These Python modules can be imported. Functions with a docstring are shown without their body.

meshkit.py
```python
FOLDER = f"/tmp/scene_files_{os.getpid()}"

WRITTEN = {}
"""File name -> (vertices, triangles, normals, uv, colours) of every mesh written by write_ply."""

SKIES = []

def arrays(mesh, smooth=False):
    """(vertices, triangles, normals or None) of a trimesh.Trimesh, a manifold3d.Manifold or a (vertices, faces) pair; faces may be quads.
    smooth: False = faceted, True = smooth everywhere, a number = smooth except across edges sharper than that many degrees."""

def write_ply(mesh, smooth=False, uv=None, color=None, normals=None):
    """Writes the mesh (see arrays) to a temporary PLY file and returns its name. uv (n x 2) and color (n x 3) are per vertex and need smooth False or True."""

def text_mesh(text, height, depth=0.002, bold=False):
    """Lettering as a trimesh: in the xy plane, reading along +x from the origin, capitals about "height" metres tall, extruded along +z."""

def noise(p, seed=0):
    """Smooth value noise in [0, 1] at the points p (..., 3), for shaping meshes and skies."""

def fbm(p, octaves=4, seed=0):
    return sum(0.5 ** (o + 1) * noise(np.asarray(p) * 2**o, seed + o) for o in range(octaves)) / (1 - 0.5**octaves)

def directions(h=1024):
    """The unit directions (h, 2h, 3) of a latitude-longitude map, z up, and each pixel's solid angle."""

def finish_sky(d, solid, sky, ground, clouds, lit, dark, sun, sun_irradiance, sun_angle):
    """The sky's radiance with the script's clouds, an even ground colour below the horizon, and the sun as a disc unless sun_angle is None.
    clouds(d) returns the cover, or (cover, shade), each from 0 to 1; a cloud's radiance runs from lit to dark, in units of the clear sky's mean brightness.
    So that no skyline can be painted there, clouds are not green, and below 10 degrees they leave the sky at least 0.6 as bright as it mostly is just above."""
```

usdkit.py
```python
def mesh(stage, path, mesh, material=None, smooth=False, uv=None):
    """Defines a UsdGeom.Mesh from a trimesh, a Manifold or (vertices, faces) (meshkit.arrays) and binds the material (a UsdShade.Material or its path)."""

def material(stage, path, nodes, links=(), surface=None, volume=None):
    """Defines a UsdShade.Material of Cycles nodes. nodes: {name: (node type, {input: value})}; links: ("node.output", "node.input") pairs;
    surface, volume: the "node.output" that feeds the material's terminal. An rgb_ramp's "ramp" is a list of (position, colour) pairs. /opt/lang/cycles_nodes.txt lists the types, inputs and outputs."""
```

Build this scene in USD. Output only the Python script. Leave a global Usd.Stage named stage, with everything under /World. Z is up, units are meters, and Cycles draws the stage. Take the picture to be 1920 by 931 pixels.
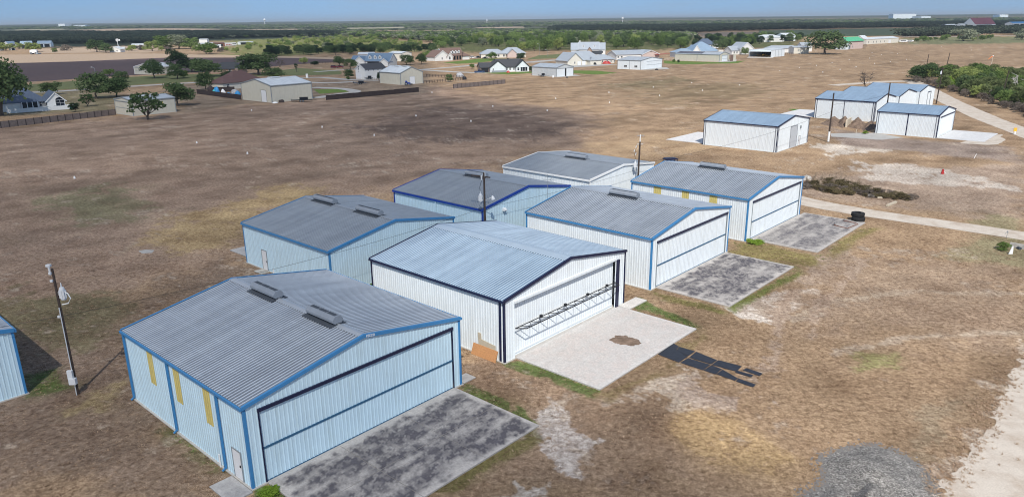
import math, random
import numpy as np, trimesh, shapely
from shapely.geometry import Polygon, LineString, box as sbox
from pxr import Usd, UsdGeom, UsdLux, UsdShade, Gf, Sdf, Vt
import usdkit, meshkit

random.seed(7)
R = np.random.default_rng(11)
stage = Usd.Stage.CreateInMemory()
UsdGeom.SetStageUpAxis(stage, UsdGeom.Tokens.z)
UsdGeom.SetStageMetersPerUnit(stage, 1.0)
UsdGeom.Xform.Define(stage, '/World')
UsdGeom.Scope.Define(stage, '/World/Looks')

# ------------------------------------------------------------------ camera
F, PITCH, ROLL, H = 1377.6, 0.301884, -0.0110249, 28.0       # focal length in pixels of the 1920 wide photograph
FW = np.array([0, math.cos(PITCH), -math.sin(PITCH)]); _r = np.array([1., 0, 0]); _u = np.cross(_r, FW)
RT = math.cos(ROLL) * _r + math.sin(ROLL) * _u; UP = -math.sin(ROLL) * _r + math.cos(ROLL) * _u
cam = UsdGeom.Camera.Define(stage, '/World/camera')
cam.CreateHorizontalApertureAttr(36.0); cam.CreateFocalLengthAttr(36.0 * F / 1920)
cam.CreateClippingRangeAttr(Gf.Vec2f(0.5, 200000.0))
cam.AddTransformOp().Set(Gf.Matrix4d(*RT, 0, *UP, 0, *(-FW), 0, 0, 0, H, 1))
cam.CreateExposureAttr(EXPO := 0.1)

# ------------------------------------------------------------------ sky and sun
SUN_EL, SUN_AZ = math.radians(48), math.radians(176)
SUN = np.array([math.sin(SUN_AZ) * math.cos(SUN_EL), math.cos(SUN_AZ) * math.cos(SUN_EL), math.sin(SUN_EL)])
mat = lambda name, nodes, links=(), surface=None, volume=None: usdkit.material(stage, '/World/Looks/' + name, nodes, links, surface, volume)
skym = mat('sky_light', {'s': ('sky_texture', dict(sky_type='single_scattering', sun_disc=False, sun_elevation=SUN_EL, sun_rotation=SUN_AZ, altitude=100., air_density=1.0, aerosol_density=0.3, ozone_density=3.0)),
                         't': ('texture_coordinate', {}), 'v': ('vector_math', dict(math_type='add', vector2=(0, 0, .22))), 'nz': ('vector_math', dict(math_type='normalize')),
                         'cm': ('mapping', dict(scale=(3., 3., 22.))), 'cn': ('noise_texture', dict(scale=1.3, detail=6., roughness=.55)), 'cr': ('rgb_ramp', dict(ramp=[(.46, (0, 0, 0)), (.8, (.5, .5, .5))])), 'cx': ('mix_color', dict(b=(2.6, 2.9, 3.15))), 'tint': ('mix', dict(mix_type='multiply', fac=1., color2=(.93, .975, .95))), 'b': ('background_shader', dict(strength=0.135))}, [('t.generated', 'v.vector1'), ('v.vector', 'nz.vector1'), ('nz.vector', 's.vector'), ('s.color', 'tint.color1'), ('t.generated', 'cm.vector'), ('cm.vector', 'cn.vector'), ('cn.fac', 'cr.fac'), ('cr.color', 'cx.fac'), ('tint.color', 'cx.a'), ('cx.result', 'b.color')], surface='b.background')
dome = UsdLux.DomeLight.Define(stage, '/World/sky')
UsdShade.MaterialBindingAPI.Apply(dome.GetPrim()).Bind(skym)
sun = UsdLux.DistantLight.Define(stage, '/World/sun')
sun.CreateIntensityAttr(1.1); sun.CreateAngleAttr(0.53); sun.CreateNormalizeAttr(True); sun.CreateColorAttr(Gf.Vec3f(1.0, 0.95, 0.87))
zax = SUN; xax = np.cross([0, 0, 1.], zax); xax /= np.linalg.norm(xax); yax = np.cross(zax, xax)
sun.AddTransformOp().Set(Gf.Matrix4d(*xax, 0, *yax, 0, *zax, 0, 0, 0, 100, 1))

# ------------------------------------------------------------------ helpers
def ZT(r):
    """The land is level around the airfield and rises gently beyond it."""
    t = np.clip((np.asarray(r, float) - 2000) / 7000, 0, 1); return 26 * t * t * (3 - 2 * t)
def G(px, py, z=0.0):
    """The point on the ground (or at height z) seen at a pixel of the 1920 x 931 photograph."""
    d = FW * F + RT * (px - 960) + UP * (465.5 - py); c = np.array([0, 0, H])
    if d[2] < 0:
        p = c + d * (z - H) / d[2]
        if z or math.hypot(p[0], p[1]) < 2000: return p
    t = np.geomspace(1900, 14000, 400) / math.hypot(d[0], d[1]); q = c + d * t[:, None]; k = np.nonzero(q[:, 2] < ZT(np.hypot(q[:, 0], q[:, 1])))[0]
    return q[k[0] if len(k) else -1]
def gxy(pts): return np.array([G(*p)[:2] for p in pts])
used = {}
def num(parent, name):
    k = (parent, name); n = used.get(k, 0); used[k] = n + 1
    return f'{parent}/{name}' if n == 0 else f'{parent}/{name}_{n:03d}'
def tag(prim, label=None, cat=None, group=None, kind=None):
    for k, v in (('label', label), ('category', cat), ('group', group), ('kind', kind)):
        if v: prim.SetCustomDataByKey(k, v)
def thing(name, label=None, cat=None, loc=(0, 0, 0), rz=0., group=None, kind=None, scale=1.0, cls=False):
    p = num('/World', name)
    if cls: prim = stage.CreateClassPrim(p); prim.SetTypeName('Xform'); x = UsdGeom.Xform(prim)
    else: x = UsdGeom.Xform.Define(stage, p)
    loc = (loc[0], loc[1], loc[2] + float(ZT(math.hypot(loc[0], loc[1]))) * (abs(loc[2]) < 5))
    x.AddTranslateOp().Set(Gf.Vec3d(*map(float, loc))); x.AddRotateZOp().Set(float(math.degrees(rz)))
    sc = (scale,) * 3 if np.ndim(scale) == 0 else scale
    x.AddScaleOp().Set(Gf.Vec3f(*map(float, sc)))
    tag(x.GetPrim(), label, cat, group, kind)
    return p
def copy(src, name, label, cat, loc, rz=0., scale=1.0, group=None):
    p = thing(name, label, cat, loc, rz, group, None, scale)
    pr = stage.GetPrimAtPath(p); pr.GetReferences().AddInternalReference(src); pr.SetInstanceable(True)
    return p
class MB:
    """Collects shapes that make ONE mesh."""
    def __init__(s): s.v, s.f, s.n, s.c = [], [], 0, []
    def add(s, v, f, col=None):
        v = np.asarray(v, float).reshape(-1, 3); f = np.asarray(f, int)
        if f.shape[1] == 4: f = np.vstack([f[:, [0, 1, 2]], f[:, [0, 2, 3]]])
        s.v.append(v); s.f.append(f + s.n); s.n += len(v)
        if col is not None: s.c.append(np.broadcast_to(col, v.shape))
        return s
    def mesh(s, m): return s.add(m.vertices, m.faces)
    def box(s, x0, y0, z0, x1, y1, z1):
        v = [(x, y, z) for z in (z0, z1) for y in (y0, y1) for x in (x0, x1)]
        return s.add(v, [(0, 2, 3, 1), (4, 5, 7, 6), (0, 1, 5, 4), (2, 6, 7, 3), (0, 4, 6, 2), (1, 3, 7, 5)])
    def beam(s, a, b, w, h, up=(0, 0, 1)):
        """A bar of section w x h from a to b."""
        a, b = np.asarray(a, float), np.asarray(b, float); d = b - a; d /= np.linalg.norm(d)
        up = np.asarray(up, float)
        if abs(d @ up) > .98: up = np.array([1., 0, 0])
        r = np.cross(d, up); r /= np.linalg.norm(r); u = np.cross(r, d)
        v = [p + r * i * w / 2 + u * j * h / 2 for p in (a, b) for i, j in ((-1, -1), (1, -1), (1, 1), (-1, 1))]
        return s.add(v, [(0, 1, 2, 3), (7, 6, 5, 4), (0, 4, 5, 1), (1, 5, 6, 2), (2, 6, 7, 3), (3, 7, 4, 0)])
    def tube(s, pts, rad, n=8, caps=True):
        pts = np.asarray(pts, float); rad = np.broadcast_to(rad, len(pts)); rings = []
        for i, p in enumerate(pts):
            d = pts[min(i + 1, len(pts) - 1)] - pts[max(i - 1, 0)]; d = d / np.linalg.norm(d)
            a = np.cross(d, [0, 0, 1.] if abs(d[2]) < .9 else [1., 0, 0]); a /= np.linalg.norm(a); b = np.cross(d, a)
            t = np.arange(n) / n * 2 * np.pi
            rings.append(p + rad[i] * (np.cos(t)[:, None] * a + np.sin(t)[:, None] * b))
        v = np.vstack(rings); m = len(pts); f = []
        for i in range(m - 1):
            for k in range(n): f.append((i * n + k, i * n + (k + 1) % n, (i + 1) * n + (k + 1) % n, (i + 1) * n + k))
        s.add(v, f)
        if caps:
            for o, fl in ((0, 1), ((m - 1) * n, -1)): s.add(v[o:o + n], [(0, k, k + 1)[::fl] for k in range(1, n - 1)])
        return s
    def prism(s, poly, y0, y1, axis='y'):
        """Polygon in (x, z) drawn out along y (or in (y, z) along x, or (x, y) along z)."""
        m = trimesh.creation.extrude_polygon(Polygon(poly), y1 - y0, engine='earcut'); a, b, c = m.vertices.T
        if axis == 'y': v = np.stack([a, c + y0, b], 1)
        elif axis == 'x': v = np.stack([c + y0, a, b], 1)
        else: v = np.stack([a, b, c + y0], 1)
        return s.add(v, m.faces[:, ::-1] if axis == 'y' else m.faces)
    def build(s, parent, name, m, smooth=False, label=None, kind=None):
        p = num(parent, name)
        g = usdkit.mesh(stage, p, (np.vstack(s.v), np.vstack(s.f)), '/World/Looks/' + m, smooth)
        if s.c: UsdGeom.PrimvarsAPI(g).CreatePrimvar('col', Sdf.ValueTypeNames.Color3fArray, 'vertex').Set(Vt.Vec3fArray.FromNumpy(np.vstack(s.c).astype(np.float32)))
        tag(g.GetPrim(), label, None, None, kind)
        return p
def sheet(poly_xy, name, m, z=.006, step=None, label=None, kind='structure'):
    """A thin ground sheet from a world polygon."""
    P = Polygon(poly_xy) if not hasattr(poly_xy, 'geom_type') else poly_xy
    b = MB(); gs = getattr(P.buffer(0), 'geoms', [P.buffer(0)])
    for g in gs:
        v, f = trimesh.creation.triangulate_polygon(g, engine='earcut')
        f = np.asarray(f); v = np.asarray(v)
        a = np.cross(v[f[:, 1]] - v[f[:, 0]], v[f[:, 2]] - v[f[:, 0]]); f[a < 0] = f[a < 0][:, ::-1]
        b.add(np.c_[v, z + ZT(np.hypot(v[:, 0], v[:, 1]))], f)
    return b.build('/World', name, m, label=label, kind=kind)
def wobble(line, amp, n=6, seed=1):
    """Densify a closed polygon and shake its edge."""
    ls = LineString(list(map(tuple, line)) + [tuple(line[0])]); L = ls.length; k = max(12, int(n))
    p = np.array([ls.interpolate(t).coords[0] for t in np.linspace(0, L, k, endpoint=False)])
    sc = max(L / k * 2.5, 1e-3)
    q = np.c_[p / sc, np.zeros(k)]
    return p + amp * 2 * np.stack([meshkit.fbm(q, 3, seed) - .5, meshkit.fbm(q + 50, 3, seed) - .5], 1)
# ------------------------------------------------------------------ materials
def plain(name, col, rough=.6, metal=0., var=.12, scale=1.2, bump=0., spec=.4, detail_scale=None, streak=False):
    """Colour with soft mottling from object-space noise, optional bump."""
    c = np.array(col, float)
    n = {'t': ('texture_coordinate', {}), 'n': ('noise_texture', dict(scale=scale, detail=5., roughness=.65)),
         'r': ('rgb_ramp', dict(ramp=[(.25, c * (1 - var)), (.75, np.minimum(c * (1 + var), .95))])),
         'p': ('principled_bsdf', dict(roughness=rough, metallic=metal, specular_ior_level=spec))}
    l = [('t.object', 'n.vector'), ('n.fac', 'r.fac'), ('r.color', 'p.base_color')]
    if streak:   # rain streaks running down the sheets
        n['mp'] = ('mapping', dict(scale=(2.2, 2.2, .16))); n['n2'] = ('noise_texture', dict(scale=1.6, detail=5., roughness=.7)); n['r2'] = ('rgb_ramp', dict(ramp=[(.30, (.88, .87, .845)), (.50, (1, 1, 1)), (.7, (1.03, 1.03, 1.03))])); n['mx'] = ('mix_color', dict(blend_type='multiply', fac=1., use_clamp=False))
        l = [q for q in l if q[1] != 'p.base_color'] + [('t.object', 'mp.vector'), ('mp.vector', 'n2.vector'), ('n2.fac', 'r2.fac'), ('r.color', 'mx.a'), ('r2.color', 'mx.b'), ('mx.result', 'p.base_color')]
    if bump:
        n['bn'] = ('noise_texture', dict(scale=detail_scale or scale * 8, detail=4.)); n['b'] = ('bump', dict(distance=bump, strength=.6))
        l += [('t.object', 'bn.vector'), ('bn.fac', 'b.height'), ('b.normal', 'p.normal')]
    return mat(name, n, l, surface='p.BSDF')
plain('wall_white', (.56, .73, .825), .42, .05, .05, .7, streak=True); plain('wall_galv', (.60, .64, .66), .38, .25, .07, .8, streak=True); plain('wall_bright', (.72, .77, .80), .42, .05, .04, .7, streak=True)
plain('wall_tan', (.55, .53, .45), .5, 0, .05, .5, streak=True); plain('wall_cream', (.66, .63, .55), .6, 0, .05, .5); plain('wall_pink', (.55, .44, .40), .7, 0, .08, .6)
plain('wall_brick', (.36, .26, .2), .8, 0, .12, 1.5); plain('wall_house', (.72, .72, .70), .6, 0, .04, .6)


plain('roof_dark', (.055, .058, .065), .8, 0, .25, 2.); plain('roof_slate', (.085, .115, .17), .75, 0, .2, 2.); plain('roof_brown', (.17, .11, .09), .8, 0, .2, 2.); plain('roof_maroon', (.12, .07, .065), .8, 0, .2, 2.); plain('roof_green', (.08, .42, .22), .5, .1, .06, .5); plain('roof_barn', (.16, .05, .07), .6, 0, .1, .5)
plain('roof_steelblue', (.18, .26, .36), .45, .3, .08, .5)
plain('trim_blue', (.05, .215, .45), .4, 0, .08, 2.); plain('trim_royal', (.012, .05, .30), .4, 0, .08, 2.); plain('trim_navy', (.012, .016, .05), .4, 0, .1, 2.); plain('trim_white', (.76, .77, .77), .5, 0, .04, 2.); plain('trim_grey', (.25, .28, .3), .5, 0, .08, 2.); plain('trim_steelblue', (.035, .11, .20), .45, 0, .08, 2.)
plain('skylight_yellow', (.56, .47, .17), .5, 0, .12, 1.5); plain('door_white', (.74, .75, .76), .45, 0, .03, 1.); plain('door_grey', (.5, .53, .56), .5, 0, .05, 1.); plain('dark_metal', (.02, .021, .025), .5, .2, .15, 3.); plain('steel', (.42, .44, .46), .4, .7, .1, 3.)
plain('vent_grey', (.26, .29, .33), .5, .25, .1, 2.); plain('vent_dark', (.05, .06, .075), .7, 0, .1, 2.); plain('concrete_edge', (.45, .43, .40), .85, 0, .12, 2., .004)
plain('wood_pole', (.052, .038, .032), .85, 0, .3, 3., .01); plain('wood_grey', (.165, .135, .125), .85, 0, .35, 1.2, .01); plain('wood_dark', (.045, .033, .032), .85, 0, .3, 1.5, .01); plain('osb', (.46, .23, .10), .85, 0, .3, 14., .003); plain('board_tan', (.50, .44, .34), .8, 0, .08, 3.); plain('wood_pale', (.6, .53, .42), .8, 0, .1, 4.)
plain('rubber', (.024, .027, .036), .42, 0, .5, 2.5, .004, .35); plain('tyre', (.018, .018, .019), .8, 0, .2, 6.); plain('glass_dark', (.015, .02, .03), .12, 0, .1, 1., spec=.6); plain('red', (.4, .03, .03), .5, 0, .1, 2.); plain('orange', (.7, .2, .06), .6, 0, .08, 2.); plain('yellow', (.75, .42, .04), .5, 0, .06, 2.); plain('car_blue', (.035, .07, .16), .3, .2, .1, 2.); plain('car_black', (.015, .017, .024), .3, .2, .1, 2.); plain('car_white', (.75, .75, .75), .35, 0, .05, 2.); plain('car_red', (.16, .02, .03), .35, .1, .1, 2.); plain('rust', (.2, .08, .05), .8, 0, .3, 8.); plain('tarp_blue', (.03, .25, .55), .5, 0, .25, 3.); plain('tarp_teal', (.06, .42, .45), .5, 0, .2, 3.); plain('junk', (.35, .36, .38), .7, 0, .4, 2.); plain('solar', (.02, .022, .05), .15, .1, .1, 2.); plain('porcelain', (.6, .62, .64), .35, 0, .05, 3.); plain('wire_black', (.02, .02, .022), .6, 0, .1, 2.)
plain('dirt_pile', (.20, .145, .11), .95, 0, .5, 1.4, .08, .1, 5.); plain('gravel_grey', (.2, .195, .19), .95, 0, .25, 2.); plain('stone_pale', (.42, .40, .37), .9, 0, .3, 3., .02); plain('bark', (.10, .08, .065), .9, 0, .25, 4., .02); plain('bark_grey', (.3, .27, .24), .9, 0, .2, 4.); plain('bark_pale', (.5, .47, .43), .9, 0, .2, 4.); plain('bark_weed', (.27, .21, .15), .9, 0, .25, 4.)

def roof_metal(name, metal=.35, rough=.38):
    """Ribbed roofing: the colour sits on the mesh (rib highlights and darker pans are painted in), broken up by streaks."""
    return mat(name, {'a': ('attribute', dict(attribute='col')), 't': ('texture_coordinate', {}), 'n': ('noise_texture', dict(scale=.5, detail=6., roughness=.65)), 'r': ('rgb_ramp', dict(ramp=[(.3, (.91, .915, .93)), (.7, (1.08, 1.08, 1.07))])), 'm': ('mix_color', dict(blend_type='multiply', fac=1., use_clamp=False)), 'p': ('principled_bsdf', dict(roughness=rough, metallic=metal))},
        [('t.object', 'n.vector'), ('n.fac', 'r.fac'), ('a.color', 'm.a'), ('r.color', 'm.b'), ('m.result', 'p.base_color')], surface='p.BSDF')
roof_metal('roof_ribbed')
ROOFC = {'roof_galv': ((.19, .21, .24), (.66, .71, .76), .10), 'roof_dull': ((.22, .245, .275), (.42, .455, .49), .25), 'roof_new': ((.19, .29, .39), (.74, .82, .88), .0), 'roof_blue': ((.26, .37, .49), (.46, .57, .67), .0), 'roof_white': ((.64, .68, .7), (.72, .75, .76), 0.), 'roof_steel': ((.42, .46, .50), (.56, .6, .63), 0.)}  # pan colour, rib colour with its highlight painted in, purlin line strength
for k_, v_ in ROOFC.items():
    plain(k_, .55 * np.array(v_[0]) + .45 * np.array(v_[1]), .38, .35, .08, .4)
def leafmat(name, a, b, tr=.38):
    """Leaf: two tones over the crown, mixed with some light passing through."""
    return mat(name, {'t': ('texture_coordinate', {}), 'n': ('noise_texture', dict(scale=.55, detail=3.)), 'i': ('object_info', {}), 'g': ('geometry', {}),
        'm': ('math', dict(math_type='multiply_add', value2=.4, value3=-.08)), 'q': ('math', dict(math_type='multiply_add', value2=.5, value3=-.2)), 's1': ('math', dict(math_type='add')), 's2': ('math', dict(math_type='add')),
        'r': ('rgb_ramp', dict(ramp=[(.2, a), (.85, b)])), 'd': ('diffuse_bsdf', {}), 'tl': ('translucent_bsdf', {}), 'x': ('mix_closure', dict(fac=tr))},
        [('t.object', 'n.vector'), ('i.random', 'm.value1'), ('g.random_per_island', 'q.value1'), ('n.fac', 's1.value1'), ('m.value', 's1.value2'), ('s1.value', 's2.value1'), ('q.value', 's2.value2'), ('s2.value', 'r.fac'), ('r.color', 'd.color'), ('r.color', 'tl.color'), ('d.BSDF', 'x.closure1'), ('tl.BSDF', 'x.closure2')], surface='x.closure')
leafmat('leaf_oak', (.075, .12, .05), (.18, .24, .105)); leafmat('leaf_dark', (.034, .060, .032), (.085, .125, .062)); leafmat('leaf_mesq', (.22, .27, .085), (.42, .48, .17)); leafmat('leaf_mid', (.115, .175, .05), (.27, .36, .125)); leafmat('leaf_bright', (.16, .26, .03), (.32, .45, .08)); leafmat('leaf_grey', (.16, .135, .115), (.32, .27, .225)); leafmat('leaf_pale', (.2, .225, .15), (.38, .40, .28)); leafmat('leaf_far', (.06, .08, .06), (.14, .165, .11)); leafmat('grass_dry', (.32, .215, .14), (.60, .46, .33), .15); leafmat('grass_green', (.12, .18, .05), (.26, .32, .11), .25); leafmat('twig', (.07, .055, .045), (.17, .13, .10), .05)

def ground_material(name, var='col', fine=1.0, bump=.11):
    """Vertex-colour region tint x several scales of noise: clumps, thatch and grain."""
    return mat(name, {'a': ('attribute', dict(attribute='col')), 'g': ('geometry', {}),
        'mp': ('mapping', dict(scale=(1., 1., 1.))),
        'n1': ('noise_texture', dict(scale=.16, detail=6., roughness=.62)), 'n2': ('noise_texture', dict(scale=2.4 * fine, detail=6., roughness=.72, distortion=.3)), 'n3': ('noise_texture', dict(scale=14. * fine, detail=3., roughness=.6)),
        'r1': ('rgb_ramp', dict(ramp=[(.28, (.66, .62, .60)), (.5, (1, 1, 1)), (.74, (1.28, 1.30, 1.30))])), 'r2': ('rgb_ramp', dict(ramp=[(.30, (.36, .32, .29)), (.42, (.74, .71, .69)), (.52, (1, .99, .98)), (.70, (1.52, 1.56, 1.58))])), 'r3': ('rgb_ramp', dict(ramp=[(.3, (.62, .6, .58)), (.7, (1.36, 1.37, 1.38))])),
        'm1': ('mix_color', dict(blend_type='multiply', fac=1., use_clamp=False)), 'm2': ('mix_color', dict(blend_type='multiply', fac=1., use_clamp=False)), 'm3': ('mix_color', dict(blend_type='multiply', fac=1., use_clamp=False)),
        'b': ('bump', dict(distance=bump, strength=.8)), 'p': ('principled_bsdf', dict(roughness=.95, specular_ior_level=.1))},
        [('g.position', 'n1.vector'), ('g.position', 'n2.vector'), ('g.position', 'n3.vector'), ('n1.fac', 'r1.fac'), ('n2.fac', 'r2.fac'), ('n3.fac', 'r3.fac'), ('a.color', 'm1.a'), ('r1.color', 'm1.b'), ('m1.result', 'm2.a'), ('r2.color', 'm2.b'), ('m2.result', 'm3.a'), ('r3.color', 'm3.b'), ('m3.result', 'p.base_color'), ('n2.fac', 'b.height'), ('b.normal', 'p.normal')], surface='p.BSDF')
ground_material('ground_soil'); 
def track(name, col, dark, bump=.02):
    return mat(name, {'g': ('geometry', {}), 'n': ('noise_texture', dict(scale=.5, detail=8., roughness=.7)), 'n2': ('noise_texture', dict(scale=11., detail=3.)), 'r': ('rgb_ramp', dict(ramp=[(.3, dark), (.55, col), (.75, np.array(col) * 1.08)])), 'r2': ('rgb_ramp', dict(ramp=[(.3, (.86, .86, .86)), (.7, (1.1, 1.1, 1.1))])), 'm': ('mix_color', dict(blend_type='multiply', fac=1., use_clamp=False)), 'b': ('bump', dict(distance=bump, strength=.5)), 'p': ('principled_bsdf', dict(roughness=.95, specular_ior_level=.1))},
        [('g.position', 'n.vector'), ('g.position', 'n2.vector'), ('n.fac', 'r.fac'), ('n2.fac', 'r2.fac'), ('r.color', 'm.a'), ('r2.color', 'm.b'), ('m.result', 'p.base_color'), ('n2.fac', 'b.height'), ('b.normal', 'p.normal')], surface='p.BSDF')
track('caliche', (.56, .50, .43), (.42, .34, .27)); track('street', (.42, .41, .39), (.36, .35, .33)); track('plough', (.115, .085, .085), (.085, .06, .062)); track('lawn_green', (.13, .20, .045), (.10, .13, .04)); track('lawn_dull', (.15, .17, .075), (.12, .115, .06)); track('field_tan', (.42, .32, .23), (.34, .25, .18)); track('field_pale', (.40, .36, .25), (.30, .28, .19)); track('field_green', (.10, .13, .08), (.08, .095, .06)); track('field_grey', (.23, .19, .15), (.19, .15, .12))
mat('slab', {'a': ('attribute', dict(attribute='col')), 'g': ('geometry', {}), 'n': ('noise_texture', dict(scale=7., detail=6., roughness=.7)), 'r': ('rgb_ramp', dict(ramp=[(.3, (.78, .78, .79)), (.7, (1.2, 1.2, 1.2))])), 'm': ('mix_color', dict(blend_type='multiply', fac=1., use_clamp=False)), 'p': ('principled_bsdf', dict(roughness=.9, specular_ior_level=.2))},
    [('g.position', 'n.vector'), ('n.fac', 'r.fac'), ('a.color', 'm.a'), ('r.color', 'm.b'), ('m.result', 'p.base_color')], surface='p.BSDF')

# ------------------------------------------------------------------ the row axes of the airfield
RA = math.radians(47.95); D2 = np.array([math.cos(RA), math.sin(RA)]); D1 = np.array([-D2[1], D2[0]]); O1 = np.array([-16.445, 39.688])
def row(a, b): return O1 + a * D2 + b * D1                    # a metres along the row of hangars, b metres back from its front

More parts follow.
